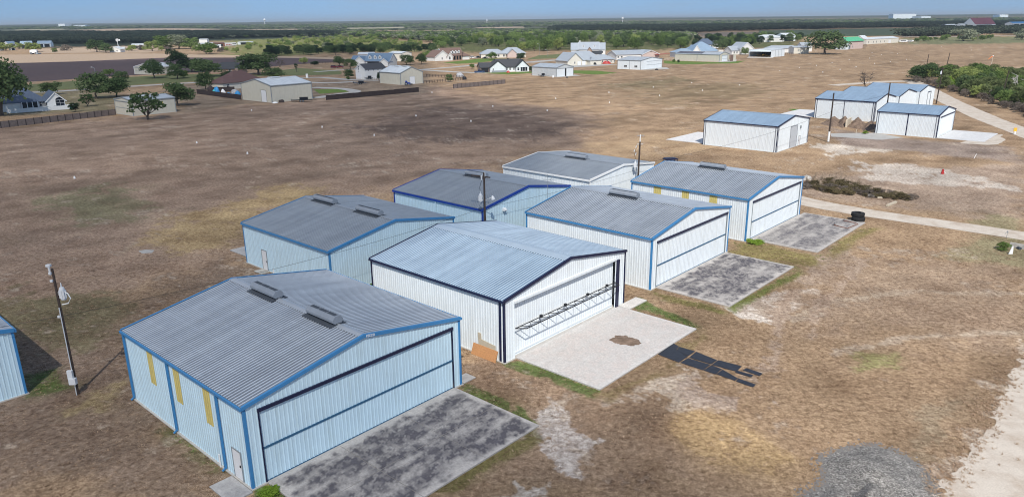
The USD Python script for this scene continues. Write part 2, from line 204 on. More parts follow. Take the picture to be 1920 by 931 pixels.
# ------------------------------------------------------------------ ground
# (pixel polygon of the photograph, albedo, feather in metres, raggedness 0..1)
REG = [
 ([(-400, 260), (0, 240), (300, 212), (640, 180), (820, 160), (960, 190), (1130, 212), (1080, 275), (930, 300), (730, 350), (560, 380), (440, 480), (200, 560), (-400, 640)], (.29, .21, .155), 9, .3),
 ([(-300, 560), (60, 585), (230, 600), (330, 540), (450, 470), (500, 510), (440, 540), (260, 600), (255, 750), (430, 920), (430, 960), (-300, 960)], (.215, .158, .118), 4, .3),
 ([(640, 240), (800, 205), (960, 205), (1080, 235), (1000, 262), (800, 262)], (.17, .125, .10), 8, .8),  # cloud shadow painted darker into the ground colour here
 ([(-50, 540), (120, 545), (260, 570), (200, 640), (60, 640), (-50, 600)], (.17, .145, .085), 4, .6),
 ([(90, 370), (210, 350), (290, 400), (180, 425), (60, 400)], (.20, .18, .11), 6, .6),
 ([(60, 700), (110, 690), (130, 730), (80, 745), (60, 740)], (.10, .14, .045), 1.2, .5),
 ([(300, 415), (400, 390), (520, 350), (620, 345), (480, 400), (440, 450), (330, 470)], (.36, .265, .145), 4, .6),
 ([(130, 770), (180, 742), (230, 725), (200, 765), (120, 790)], (.34, .27, .15), 1.5, .5),
 ([(300, 760), (420, 850), (430, 900), (395, 880), (320, 800)], (.17, .165, .075), 1.5, .5),
 ([(870, 650), (945, 680), (1120, 740), (1225, 690), (1300, 930), (500, 930), (860, 860), (1005, 800), (880, 725)], (.325, .232, .160), 3, .3),
 ([(1140, 160), (1280, 143), (1300, 152), (1240, 165), (1160, 170)], (.24, .19, .115), 10, .6),
 ([(1190, 165), (1420, 155), (1440, 175), (1250, 195)], (.275, .205, .125), 12, .5),
 ([(1080, 270), (1300, 240), (1320, 285), (1240, 300), (1120, 290)], (.37, .265, .165), 4, .3),
 ([(1505, 330), (1920, 300), (1920, 420), (1500, 365)], (.36, .275, .21), 4, .3),
 ([(1520, 270), (1600, 262), (1720, 278), (1560, 292)], (.52, .46, .39), 1.5, .9),
 ([(1600, 300), (1720, 305), (1900, 350), (1700, 345), (1610, 330)], (.50, .44, .38), 3, .9),
 ([(1560, 240), (1640, 255), (1900, 275), (1900, 300), (1560, 268)], (.27, .215, .18), 3, .3),
 ([(1370, 545), (1440, 560), (1530, 535), (1540, 555), (1450, 612), (1370, 605)], (.58, .52, .46), 1.7, 1.),
 ([(1475, 470), (1580, 450), (1600, 480), (1500, 550), (1470, 520)], (.40, .31, .24), 3, .8),
 ([(1160, 750), (1230, 675), (1290, 705), (1330, 770), (1260, 775)], (.50, .42, .34), 1.7, 1.),
 ([(1240, 700), (1330, 715), (1430, 760), (1300, 770)], (.42, .34, .28), 2.2, .9),
 ([(1035, 800), (1080, 775), (1150, 850), (1120, 910), (1060, 880)], (.54, .48, .43), 1.4, 1.),
 ([(880, 931), (960, 900), (1010, 905), (1000, 960), (880, 960)], (.52, .46, .40), 1.3, 1.),
 ([(1235, 800), (1290, 765), (1370, 770), (1500, 860), (1440, 890), (1330, 880), (1250, 840)], (.42, .295, .16), 1.6, .45),
 ([(1600, 660), (1680, 660), (1690, 690), (1620, 690)], (.30, .28, .13), 1.5, .7),
 ([(1520, 470), (1900, 480), (1900, 640), (1500, 640)], (.32, .235, .165), 6, .3),
 ([(1840, 400), (1920, 410), (1920, 500), (1780, 470)], (.27, .235, .14), 3, .5),
 ([(1700, 760), (1800, 730), (1700, 931), (1600, 931)], (.30, .235, .16), 2, .5),
 # green beside the slabs
 ([(862, 745), (880, 720), (960, 760), (1010, 800), (1000, 815), (930, 775)], (.14, .165, .06), .6, .8),
 ([(940, 680), (1000, 680), (1130, 735), (1120, 750), (980, 695)], (.13, .17, .06), .6, .7),
 ([(1170, 575), (1200, 560), (1310, 612), (1300, 625), (1230, 590)], (.13, .17, .06), .6, .7),
 ([(1120, 745), (1230, 690), (1310, 620), (1330, 640), (1250, 700), (1150, 755)], (.25, .19, .10), 1, .6),
 ([(1365, 470), (1490, 498), (1500, 512), (1380, 585), (1365, 575), (1485, 505)], (.16, .18, .055), .7, .5),
 ([(1215, 535), (1230, 550), (1370, 583), (1350, 590), (1215, 555)], (.20, .18, .07), .8, .6),
 ([(1370, 452), (1420, 455), (1530, 478), (1620, 425), (1650, 425), (1560, 480), (1520, 500), (1370, 475)], (.24, .20, .085), 1, .4),
 ([(840, 880), (1010, 808), (1020, 830), (900, 890), (840, 931), (780, 931)], (.19, .165, .07), .7, .5),
 ([(470, 905), (540, 915), (560, 935), (480, 935)], (.10, .15, .04), .4, .6),
 ([(1480, 205), (1510, 205), (1512, 215), (1490, 218)], (.07, .19, .03), .8, .3),
 ([(1690, 931), (1760, 850), (1830, 760), (1880, 680), (1910, 620), (1925, 650), (1880, 780), (1790, 900), (1740, 960), (1690, 960)], (.45, .37, .29), 1.3, .9),
 ([(1480, 600), (1560, 560), (1720, 540), (1925, 545), (1925, 553), (1720, 549), (1570, 570), (1490, 610)], (.40, .32, .24), .7, .8),
 ([(1560, 660), (1640, 640), (1760, 622), (1925, 612), (1925, 622), (1760, 632), (1650, 650), (1570, 668)], (.41, .33, .25), .7, .8),
 ([(1540, 470), (1470, 560), (1440, 640), (1450, 700), (1470, 700), (1465, 640), (1490, 565), (1560, 475)], (.38, .29, .22), 1., .8),
 ([(1600, 480), (1540, 570), (1520, 640), (1530, 640), (1560, 570), (1620, 485)], (.38, .29, .22), .9, .8),
 # middle distance and far
 ([(-100, 168), (0, 165), (215, 175), (215, 210), (-100, 215)], (.22, .19, .115), 5, .3),
 ([(330, 160), (800, 140), (800, 175), (450, 195), (330, 215)], (.225, .175, .13), 6, .3),
 ([(430, 70), (640, 62), (780, 80), (820, 90), (820, 97), (620, 98), (540, 106), (420, 104)], (.19, .20, .075), 20, .2),
 ([(820, 62), (1040, 62), (1280, 70), (1500, 62), (1500, 90), (1300, 92), (820, 98)], (.11, .12, .05), 20, .2),
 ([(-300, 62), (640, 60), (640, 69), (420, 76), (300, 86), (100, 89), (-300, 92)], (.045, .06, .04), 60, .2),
 ([(-300, 49), (300, 49), (900, 42), (2100, 30), (2100, 45), (1300, 57), (640, 56), (-300, 62)], (.10, .11, .07), 200, .3),
 ([(1700, 72), (2000, 66), (2000, 80), (1700, 84)], (.16, .17, .09), 20, .3),
]
def smooth(a, b, x): t = np.clip((x - a) / (b - a), 0, 1); return t * t * (3 - 2 * t)
def albedo(x, y):
    p = np.c_[x, y, np.zeros(len(x))]; r = np.hypot(x, y)
    big = meshkit.fbm(p / 30, 4, 3); mid = meshkit.fbm(p / 5, 4, 9); sm = .6 * meshkit.fbm(p / 1.2, 4, 17) + .4 * meshkit.fbm(p / .4, 3, 19); streak = meshkit.fbm(np.c_[(p[:, :2] @ D2) / 26, (p[:, :2] @ D1) / 5, p[:, 2]], 4, 23)
    col = np.tile([.335, .236, .150], (len(x), 1))
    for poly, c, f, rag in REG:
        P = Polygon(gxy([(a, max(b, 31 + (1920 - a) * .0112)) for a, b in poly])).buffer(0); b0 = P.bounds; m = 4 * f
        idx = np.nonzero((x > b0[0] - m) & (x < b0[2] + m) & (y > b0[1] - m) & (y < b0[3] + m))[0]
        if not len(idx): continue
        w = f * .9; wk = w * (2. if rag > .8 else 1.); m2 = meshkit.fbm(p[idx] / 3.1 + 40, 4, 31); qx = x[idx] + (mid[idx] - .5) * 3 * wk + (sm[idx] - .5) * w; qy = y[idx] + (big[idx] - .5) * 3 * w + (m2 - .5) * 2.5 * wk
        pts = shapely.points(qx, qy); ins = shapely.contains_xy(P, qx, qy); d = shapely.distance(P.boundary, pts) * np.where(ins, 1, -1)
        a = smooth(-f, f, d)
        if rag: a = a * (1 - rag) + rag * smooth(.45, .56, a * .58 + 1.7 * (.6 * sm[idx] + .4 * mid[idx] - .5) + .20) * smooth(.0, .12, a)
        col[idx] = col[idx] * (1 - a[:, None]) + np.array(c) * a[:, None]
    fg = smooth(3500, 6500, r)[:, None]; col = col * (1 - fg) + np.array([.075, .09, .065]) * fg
    near = smooth(1500, 300, r)[:, None]
    k = 1 + near * ((big - .5)[:, None] * .45 + (streak - .5)[:, None] * .65 + (mid - .5)[:, None] * .55)
    col = col * k
    dark = smooth(.60, .72, .5 * streak + .5 * mid)[:, None] * near * .45; col = col * (1 - dark) + np.array([.12, .085, .065]) * dark
    ck = smooth(.55, .66, .6 * sm + .4 * mid)[:, None] * smooth(220, 90, r)[:, None] * .5; col = col * (1 - ck) + col * np.array([.48, .42, .40]) * ck
    pale = smooth(.60, .72, .45 * mid + .55 * sm)[:, None] * near * .6; col = col * (1 - pale) + np.array([.50, .42, .335]) * pale
    return np.clip(col, .01, .8)
def make_ground():
    dy = np.r_[np.arange(1150, 200, -2.2), np.arange(200, 60, -1.0), np.geomspace(60, 1.2, 110)]
    rr = np.r_[.5, 12, 24, 30, H * F / dy / math.cos(PITCH) * .98, 45000, 90000]; rr = np.unique(rr)
    an = np.radians(np.r_[np.arange(-43, 43.01, .16), np.arange(50, 315, 12)]); na, nr = len(an), len(rr)
    A, B = np.meshgrid(rr, an, indexing='ij'); x = (A * np.sin(B)).ravel(); y = (A * np.cos(B)).ravel()
    z = -.03 * meshkit.fbm(np.c_[x / 2.2, y / 2.2, 0 * x], 3, 5) * smooth(400, 100, np.hypot(x, y)) + ZT(np.hypot(x, y))
    i = np.arange(nr - 1)[:, None] * na; j = np.arange(na)[None, :]; j2 = (j + 1) % na
    f = np.stack([i + j, i + na + j, i + na + j2, i + j2], -1).reshape(-1, 4)[:, ::-1]
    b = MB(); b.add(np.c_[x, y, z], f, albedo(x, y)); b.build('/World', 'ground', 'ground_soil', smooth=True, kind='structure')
make_ground()

mat('haze_air', {'v': ('principled_volume', dict(color=(.86, .95, 1.), density=7.5e-5, anisotropy=.2))}, volume='v.volume')
# clouds above the frame that shade the airfield's left half and the far woods
mat('cloud', {'a': ('attribute', dict(attribute='col')), 'g': ('geometry', {}), 'n': ('noise_texture', dict(scale=.02, detail=5.)), 'mn': ('math', dict(math_type='multiply_add', value2=1.4, value3=.3)), 'ad': ('math', dict(math_type='multiply', use_clamp=True)), 't': ('transparent_bsdf', {}), 'd': ('translucent_bsdf', dict(color=(.92, .92, .94))), 'd2': ('diffuse_bsdf', dict(color=(.9, .9, .9))), 'dm': ('mix_closure', dict(fac=.4)), 'x': ('mix_closure', {})},
    [('a.fac', 'ad.value1'), ('g.position', 'n.vector'), ('n.fac', 'mn.value1'), ('mn.value', 'ad.value2'), ('ad.value', 'x.fac'), ('t.BSDF', 'x.closure1'), ('d.BSDF', 'dm.closure1'), ('d2.BSDF', 'dm.closure2'), ('dm.closure', 'x.closure2')], surface='x.closure')
CH = 300.0
def cloud(poly, step, dens, soft, label):
    sh = SUN[:2] * CH / SUN[2]; P = Polygon(poly).buffer(0); x0, y0, x1, y1 = P.buffer(soft).bounds
    xs, ys = np.arange(x0, x1 + step, step), np.arange(y0, y1 + step, step); X, Y = np.meshgrid(xs, ys); q = np.c_[X.ravel(), Y.ravel()]
    q2 = q + (np.stack([meshkit.fbm(np.c_[q / (soft * 6), 0 * q[:, 0]], 4, 3), meshkit.fbm(np.c_[q / (soft * 6), 0 * q[:, 0] + 9], 4, 3)], 1) - .5) * soft * 2
    d = shapely.distance(P.boundary, shapely.points(q2[:, 0], q2[:, 1])) * np.where(shapely.contains_xy(P, q2[:, 0], q2[:, 1]), 1, -1)
    den = smooth(-soft * .5, soft, d) * dens; top = CH + np.clip(d * .12, .3, 40) * (.6 + .8 * meshkit.fbm(np.c_[q / 60, 0 * q[:, 0]], 4, 8))
    nx = len(xs); keep = (den > 0).reshape(X.shape); cell = keep[:-1, :-1] | keep[1:, :-1] | keep[:-1, 1:] | keep[1:, 1:]; ii, jj = np.nonzero(cell)
    a = ii * nx + jj; quads = np.stack([a, a + 1, a + nx + 1, a + nx], 1); n = len(q)
    e = np.vstack([quads[:, [k, (k + 1) % 4]] for k in range(4)]); key = {tuple(p) for p in e}; rim = np.array([p for p in map(tuple, e) if (p[1], p[0]) not in key])
    v = np.vstack([np.c_[q + sh, np.full(n, CH)], np.c_[q + sh, top]])
    f = np.vstack([quads[:, ::-1], quads + n, np.c_[rim[:, 0], rim[:, 1], rim[:, 1] + n, rim[:, 0] + n]])
    u, inv = np.unique(f, return_inverse=True)
    b = MB(); b.add(v[u], inv.reshape(f.shape), np.repeat(np.r_[den, den][u][:, None], 3, 1)); p = b.build('/World', 'cloud', 'cloud', smooth=True, kind='structure', label=label)
cloud([row(20.7, -120), row(20.7, 20.0), row(50, 20.5), row(66, 21), row(70, 34), *gxy([(1100, 262), (1130, 225), (1010, 200), (880, 192), (812, 178), (806, 118), (735, 116), (712, 99), (620, 94), (500, 97), (470, 109), (250, 113), (0, 120)]), (-900, 560), (-900, -250), (0, -250)], 6, .29, 4, 'flat cloud above the left half of the airfield')
cloud(gxy([(-160, 88), (150, 90), (290, 85), (400, 75), (520, 71), (640, 69), (640, 61), (300, 60), (-160, 60)]), 40, .42, 30, 'cloud above the far woods on the left')
cloud(gxy([(1010, 53), (1500, 49), (1920, 43), (2000, 60), (1760, 66), (1300, 69), (1030, 65)]), 50, .42, 40, 'cloud above the far woods on the right')

# ------------------------------------------------------------------ metal buildings
def rib_u(a, b, pitch, h, extra=()):
    """Positions across a ribbed sheet and the rib height at each."""
    pts = []
    for k in range(int(math.floor(a / pitch)) - 1, int(math.ceil(b / pitch)) + 1):
        for du, hh in ((0, 0), (.66, 0), (.74, 1), (.90, 1), (.98, 0)): pts.append(((k + du) * pitch, hh * h))
    pts = sorted(p for p in pts if a + 1e-4 < p[0] < b - 1e-4); us = np.array([p[0] for p in pts]); hs = np.array([p[1] for p in pts])
    al = sorted([a, b, *[e for e in extra if a < e < b]]); hx = np.interp(al, us, hs) if len(us) else [0] * len(al)
    u = np.r_[us, al]; hh = np.r_[hs, hx]; o = np.argsort(u, kind='stable'); return u[o], hh[o]
def ribbed(b, o, ud, vd, nd, a, c, v0, v1, pitch=.305, h=.035, extra=()):
    """Ribbed sheet: u from a to c along ud, v from v0(u) to v1(u) along vd, ribs standing out along nd."""
    o, ud, vd, nd = (np.asarray(q, float) for q in (o, ud, vd, nd)); u, hh = rib_u(a, c, pitch, h, extra)
    f0 = np.array([v0(t) for t in u]) if callable(v0) else np.full(len(u), v0); f1 = np.array([v1(t) for t in u]) if callable(v1) else np.full(len(u), v1)
    base = o + u[:, None] * ud + hh[:, None] * nd; lo, hi = base + f0[:, None] * vd, base + f1[:, None] * vd; n = len(u); k = np.arange(n - 1)
    f = np.stack([k, k + 1, k + 1 + n, k + n], 1)
    if np.cross(ud, vd) @ nd < 0: f = f[:, ::-1]
    return b.add(np.vstack([lo, hi]), f)
def roof_sheet(b, o, sg, c, s, a, e, sl, roof, pitch, h):
    """One slope of ribbed roofing: highlights on the ribs and dull pans painted into the colour, pale screw lines over the purlins."""
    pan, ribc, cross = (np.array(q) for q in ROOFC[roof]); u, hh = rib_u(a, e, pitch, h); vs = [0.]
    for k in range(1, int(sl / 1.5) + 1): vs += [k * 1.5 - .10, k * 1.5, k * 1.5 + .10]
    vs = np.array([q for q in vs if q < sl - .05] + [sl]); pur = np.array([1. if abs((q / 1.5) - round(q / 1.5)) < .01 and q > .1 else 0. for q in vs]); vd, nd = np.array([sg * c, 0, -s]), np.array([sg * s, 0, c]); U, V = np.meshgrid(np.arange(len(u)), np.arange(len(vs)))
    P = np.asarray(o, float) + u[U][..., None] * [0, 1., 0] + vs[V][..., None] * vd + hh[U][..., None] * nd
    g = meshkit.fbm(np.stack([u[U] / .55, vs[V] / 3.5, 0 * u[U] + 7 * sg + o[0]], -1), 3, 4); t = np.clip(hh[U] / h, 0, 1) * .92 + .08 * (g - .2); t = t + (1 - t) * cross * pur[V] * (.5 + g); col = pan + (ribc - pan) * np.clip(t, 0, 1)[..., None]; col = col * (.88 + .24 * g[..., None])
    n = len(u); k = (np.arange(len(vs) - 1)[:, None] * n + np.arange(n - 1)[None, :]).ravel(); f = np.stack([k, k + 1, k + n + 1, k + n], 1); f = f[:, ::-1] if np.cross([0, 1., 0], vd) @ nd < 0 else f
    # each rib face keeps its own edges
    i = f.ravel(); b.add(P.reshape(-1, 3)[i], np.arange(len(i)).reshape(-1, 4), col.reshape(-1, 3)[i]); return b
def door(p, plane, u, z0, w, h, m='door_white', frame='trim_grey', W=0, L=0, handle=True, name='door', label=None):
    """A door on a wall plane ('front', 'left', 'right' or 'back') with its frame and handle."""
    def bx(b, u0, z0_, u1, z1_, d0, d1):
        if plane == 'front': b.box(u0, -d1, z0_, u1, -d0, z1_)
        elif plane == 'back': b.box(u0, L + d0, z0_, u1, L + d1, z1_)
        elif plane == 'left': b.box(-d1, u0, z0_, -d0, u1, z1_)
        else: b.box(W + d0, u0, z0_, W + d1, u1, z1_)
    b = MB(); bx(b, u, z0, u + w, z0 + h, -.02, .045); d = b.build(p, name, m, label=label)
    t = .07; b = MB(); bx(b, u - t, z0, u, z0 + h + t, -.02, .075); bx(b, u + w, z0, u + w + t, z0 + h + t, -.02, .075); bx(b, u, z0 + h, u + w, z0 + h + t, -.02, .075); b.build(d, 'frame', frame)
    if handle: b = MB(); bx(b, u + w * .1, z0 + 1., u + w * .1 + .06, z0 + 1.14, .045, .11); b.build(d, 'handle', 'dark_metal')
    return d
def window(p, plane, u, z0, w, h, W=0, L=0, frame='trim_white', cols=2, rows=2, proud=0., arch=False):
    def bx(b, u0, z0_, u1, z1_, d0, d1):
        d0 += proud; d1 += proud
        if plane == 'front': b.box(u0, -d1, z0_, u1, -d0, z1_)
        elif plane == 'back': b.box(u0, L + d0, z0_, u1, L + d1, z1_)
        elif plane == 'left': b.box(-d1, u0, z0_, -d0, u1, z1_)
        else: b.box(W + d0, u0, z0_, W + d1, u1, z1_)
    b = MB(); bx(b, u, z0, u + w, z0 + h, .0, .03)
    if arch:
        n = 12; t = np.linspace(0, np.pi, n); poly = [(u + w / 2 + w / 2 * math.cos(a), z0 + h + w * .38 * math.sin(a)) for a in t]
        if plane == 'front': b.prism(poly, -.03 - proud, 0. - proud)
    g = b.build(p, 'window', 'glass_dark'); t = .09; b = MB()
    bx(b, u - t, z0 - t, u, z0 + h + t * (not arch), -.02, .07); bx(b, u + w, z0 - t, u + w + t, z0 + h + t * (not arch), -.02, .07); bx(b, u, z0 - t, u + w, z0, -.02, .07); bx(b, u, z0 + h, u + w, z0 + h + t * .9, -.02, .068)
    for k in range(1, cols): bx(b, u + w * k / cols - .03, z0, u + w * k / cols + .03, z0 + h, -.01, .05)
    for k in range(1, rows): bx(b, u, z0 + h * k / rows - .03, u + w, z0 + h * k / rows + .03, -.01, .048)
    b.build(g, 'frame', frame); return g
def metal_building(name, label, cat, x, y, th, L, W, e, rg, wall='wall_galv', roof='roof_galv', trim='trim_blue', rake=None, base='concrete_edge', group=None, rib=.305, ribh=.035, ov=.12, hdoor=None, corner=.12, vents=(), lights=(), spouts=(), cap=True, roofrib=None, loc_z=0., corner_pairs=False, gutter=True, seams=(), rakew=.21):
    """Gable roofed metal building. Local x runs along the front gable from its left corner, y runs back along the ridge."""
    p = thing(name, label, cat, (x, y, loc_z), th, group); rake = rake or trim; gut = rakew * .8
    top = lambda u: e + rg * (1 - abs(u - W / 2) / (W / 2)) - .02; Z = (0, 0, 1)
    b = MB()
    if hdoor:
        a0, a1, dh = hdoor['x0'], hdoor['x1'], hdoor['h']
        ribbed(b, (0, 0, 0), (1, 0, 0), Z, (0, -1, 0), 0, a0, -.12, top, rib, ribh); ribbed(b, (0, 0, 0), (1, 0, 0), Z, (0, -1, 0), a1, W, -.12, top, rib, ribh)
        ribbed(b, (0, 0, 0), (1, 0, 0), Z, (0, -1, 0), a0, a1, dh, top, rib, ribh, (W / 2,))
    else: ribbed(b, (0, 0, 0), (1, 0, 0), Z, (0, -1, 0), 0, W, -.12, top, rib, ribh, (W / 2,))
    b.build(p, 'front_wall', wall)
    b = MB(); ribbed(b, (0, L, 0), (1, 0, 0), Z, (0, 1, 0), 0, W, -.12, top, rib, ribh, (W / 2,)); b.build(p, 'back_wall', wall)
    b = MB(); ribbed(b, (0, 0, 0), (0, 1, 0), Z, (-1, 0, 0), 0, L, -.12, e, rib, ribh); b.build(p, 'side_wall', wall)
    b = MB(); ribbed(b, (W, 0, 0), (0, 1, 0), Z, (1, 0, 0), 0, L, -.12, e, rib, ribh); b.build(p, 'side_wall', wall)
    sl = math.hypot(W / 2, rg); c, s = W / 2 / sl, rg / sl; zr = e + rg
    for sg in (-1, 1):
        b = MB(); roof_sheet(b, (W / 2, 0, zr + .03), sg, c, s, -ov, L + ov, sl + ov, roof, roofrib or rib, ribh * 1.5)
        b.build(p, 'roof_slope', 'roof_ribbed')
    if cap:
        b = MB(); w = cap if cap is not True else .35
        for sg in (-1, 1): b.beam((W / 2 + sg * w / 2 * c, -ov, zr + .085 - w / 2 * s), (W / 2 + sg * w / 2 * c, L + ov, zr + .085 - w / 2 * s), w, .02, (sg * s, 0, c))
        b.build(p, 'ridge_cap', roof)
    for yy in (-ov - .02, L + ov + .02):
        for sg in (-1, 1):
            b = MB(); q = lambda r, dz: (W / 2 + sg * r * c, yy, zr - r * s + dz); b.beam(q(0, -.02), q(sl + ov, -.02), .07, rakew, (0, 0, 1)); b.beam((W / 2, yy + (.06 if yy < 0 else -.06), zr + .1), (W / 2 + sg * (sl + ov) * c, yy + (.06 if yy < 0 else -.06), zr + .1 - (sl + ov) * s), .17, .03, (sg * s, 0, c)); b.build(p, 'rake_trim', rake)
    if gutter:
        for sg in (-1, 1):
            b = MB(); xx = W / 2 + sg * (W / 2 + ov + .05); b.box(xx - .075, -ov, e - gut - ov * s + .02, xx + .075, L + ov, e + .02 - ov * s); b.build(p, 'gutter', trim)
    for cx in (0, W):
        for cy in (0, L):
            b = MB(); sx, sy = (1 if cx == 0 else -1), (1 if cy == 0 else -1); t = ribh + .025
            if corner_pairs:
                for o in (0, .42): b.box(*sorted3(cx - sx * t, cx - sx * 0, cy + sy * o, cy + sy * (o + corner * .8), -.05, e - .05)); 
                for o in (0, .42): b.box(*sorted3(cx + sx * o, cx + sx * (o + corner * .8), cy - sy * t, cy, -.05, e - .03))
            else: b.box(*sorted3(cx - sx * t, cx + sx * corner, cy - sy * t, cy, -.05, e - .03)); b.box(*sorted3(cx - sx * t, cx, cy, cy + sy * corner, -.05, e - .031))
            b.build(p, 'corner_trim', trim)
    b = MB(); b.box(-.16, -.16, -.15, W + .16, L + .16, .055); b.build(p, 'footing', base)
    for i, yy in enumerate(spouts):
        b = MB(); b.box(-.19, yy - .075, .18, -.06, yy + .075, e - .12); b.beam((-.125, yy, .22), (-.36, yy, .06), .1, .1); b.build(p, 'downspout', trim)
    for yy in seams:
        b = MB(); b.box(-ribh - .03, yy - .11, -.02, 0, yy + .11, e - .12); b.build(p, 'seam_trim', trim)
    for (y0, y1, z0, z1) in lights:
        b = MB(); ribbed(b, (-.012, 0, 0), (0, 1, 0), Z, (-1, 0, 0), y0, y1, z0, z1, rib, ribh); b.build(p, 'light_panel', 'skylight_yellow')
    for (y0, y1) in vents:
        w, hh = .44, .68; prof = [(-w * .55, .10), (-w, .24), (-w, .42), (-w * .5, hh), (w * .5, hh), (w, .42), (w, .24), (w * .55, .10)]
        b = MB(); b.prism([(W / 2 + a, zr + d) for a, d in prof], y0, y1); v = b.build(p, 'ridge_vent', 'vent_grey')
        b = MB(); n = 3
        for k in range(n): b.box(W / 2 - .15, y0 + .15 + k * (y1 - y0 - .3) / n + .05, zr + hh, W / 2 + .15, y0 + .15 + (k + 1) * (y1 - y0 - .3) / n - .05, zr + hh + .012)
        b.build(v, 'vent_slot', 'vent_dark'); b = MB()
        for sg in (-1, 1): b.beam((W / 2 + sg * .42 * c, y0 - .12, zr + .10 - .42 * s), (W / 2 + sg * .42 * c, y1 + .12, zr + .10 - .42 * s), .6, .03, (sg * s, 0, c))
        b.box(W / 2 - .2, y0, zr + .03, W / 2 + .2, y1, zr + .14); b.build(v, 'vent_flashing', 'vent_dark')
    if hdoor:
        d = hdoor; rec = d.get('recess', .05); jm = d.get('jamb', 'trim_navy'); hm = d.get('head', 'trim_navy'); t = d.get('t', .11)
        b = MB(); yb = -ribh - .03; b.box(a0 - t, yb - .06, dh - .02, a1 + t, yb + .1, dh + .2); D = b.build(p, 'hangar_door', hm)
        for q0 in (a0 - t * .6, a1): b = MB(); b.box(q0, yb - .02, d.get('jb', .05), q0 + t * .6, yb + .08, dh - .02); b.build(D, 'jamb', jm)
        zs = d.get('split', dh * .48)
        for z0, z1 in ((.05, zs - .06), (zs + .06, dh - .02)):
            b = MB(); ribbed(b, (0, rec, 0), (1, 0, 0), Z, (0, -1, 0), a0, a1, z0, z1, rib, ribh); b.build(D, 'door_leaf', d.get('mat', wall))
        b = MB(); b.box(a0, rec - ribh - .03, zs - .065, a1, rec + .02, zs + .065); b.build(D, 'seam_trim', d.get('seam', 'trim_steelblue'))
        b = MB(); b.box(a0, rec - ribh - .02, .02, a1, rec + .03, .11); b.build(D, 'bottom_rail', d.get('seam', 'trim_steelblue'))
    return p
def sorted3(x0, x1, y0, y1, z0, z1): return min(x0, x1), min(y0, y1), min(z0, z1), max(x0, x1), max(y0, y1), max(z0, z1)
def lx(p_loc, th, x, y, z=0):
    return np.array([p_loc[0] + x * math.cos(th) - y * math.sin(th), p_loc[1] + x * math.sin(th) + y * math.cos(th), z])
HG = {'H1': (-16.445, 39.688, 47.998, 17.789, 18.268, 5.767, 1.627), 'H2': (-.726, 57.021, 48.065, 17.712, 18.145, 5.682, 1.511), 'H3': (14.818, 74.262, 47.857, 17.549, 17.921, 5.808, 1.512), 'H4': (30.477, 91.817, 47.899, 17.683, 17.971, 5.674, 1.496),
      'R1': (-19.196, 73.49, 47.919, 17.745, 17.995, 5.025, 1.53), 'R2': (-3.62, 88.19, 47.903, 17.026, 17.578, 5.642, 1.463), 'R3': (11.44, 104.813, 48.103, 17.001, 17.498, 5.633, .95), 'T1': (57.092, 157.155, 47.966, 17.306, 17.629, 5.614, 1.462), 'T2': (100.997, 174.116, 48.129, 13.7, 16.17, 5.412, 1.327)}
def hg(k): a = HG[k]; return a[0], a[1], math.radians(a[2]), *a[3:]
dd = dict(x0=.98, x1=17.42, h=5.08, split=2.44)
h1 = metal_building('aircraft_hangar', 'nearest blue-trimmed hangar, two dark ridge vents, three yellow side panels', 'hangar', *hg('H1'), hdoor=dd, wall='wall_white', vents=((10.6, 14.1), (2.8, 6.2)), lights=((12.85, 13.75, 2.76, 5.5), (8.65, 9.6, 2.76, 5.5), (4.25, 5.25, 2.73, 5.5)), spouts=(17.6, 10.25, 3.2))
door(h1, 'left', 1.05, .08, 1.02, 2.08, handle=True)
h2 = metal_building('aircraft_hangar', 'hangar with navy trim and black truss across its white door', 'hangar', *hg('H2'), wall='wall_bright', roof='roof_new', trim='trim_navy', cap=.85, rakew=.2, corner_pairs=False, seams=(.45,), hdoor=dict(x0=1.22, x1=16.45, h=5.1, split=.3, recess=.32, jamb='wall_bright', head='wall_bright', t=.06, seam='wall_bright', mat='wall_bright'))
b = MB(); b.box(16.5, -.2, 0, 16.95, -.04, 5.1); b.build(h2, 'door_post', 'trim_navy')
b = MB(); z0 = 2.8; ys, yo = -.05, -.82; n = 23; xs = np.linspace(1.95, 16.0, n)                   # the truss that stiffens the one-piece door
b.beam((1.3, ys - .03, z0), (16.4, ys - .03, z0), .06, .06); b.beam((1.95, yo, z0), (16.0, yo, z0), .07, .07); b.beam((1.3, ys, z0), (1.95, yo, z0), .07, .07); b.beam((16.4, ys, z0), (16., yo, z0), .07, .07)
for k in range(n - 1): b.beam((xs[k], yo if k % 2 else ys, z0), (xs[k + 1], ys if k % 2 else yo, z0), .045, .045)
for x in (4.8, 8.3, 11.8, 15.): b.box(x - .12, ys - .1, z0 - .08, x + .12, ys + .1, z0 + .16)
b.build(h2, 'door_truss', 'dark_metal')
h3 = metal_building('aircraft_hangar', 'blue-trimmed hangar with single grey ridge vent and TV aerial at its rear', 'hangar', *hg('H3'), wall='wall_bright', hdoor=dict(x0=1.1, x1=17.25, h=5.08, split=2.45, jamb='trim_grey'), vents=((7.6, 11.5),))
h4 = metal_building('aircraft_hangar', 'blue-trimmed hangar with two big tyres on the slab outside its door', 'hangar', *hg('H4'), wall='wall_bright', hdoor=dict(x0=1.3, x1=17.2, h=4.98, split=2.33, jamb='trim_grey'), vents=((7.9, 11.7),), lights=((12.85, 14., 2.7, 5.4), (8.5, 9.6, 2.7, 5.4), (4.35, 5.45, 2.7, 5.4)))
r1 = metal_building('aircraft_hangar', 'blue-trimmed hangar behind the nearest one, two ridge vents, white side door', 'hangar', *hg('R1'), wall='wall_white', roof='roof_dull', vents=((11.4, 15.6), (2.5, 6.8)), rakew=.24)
door(r1, 'left', 12.9, .06, 1.0, 2.35)
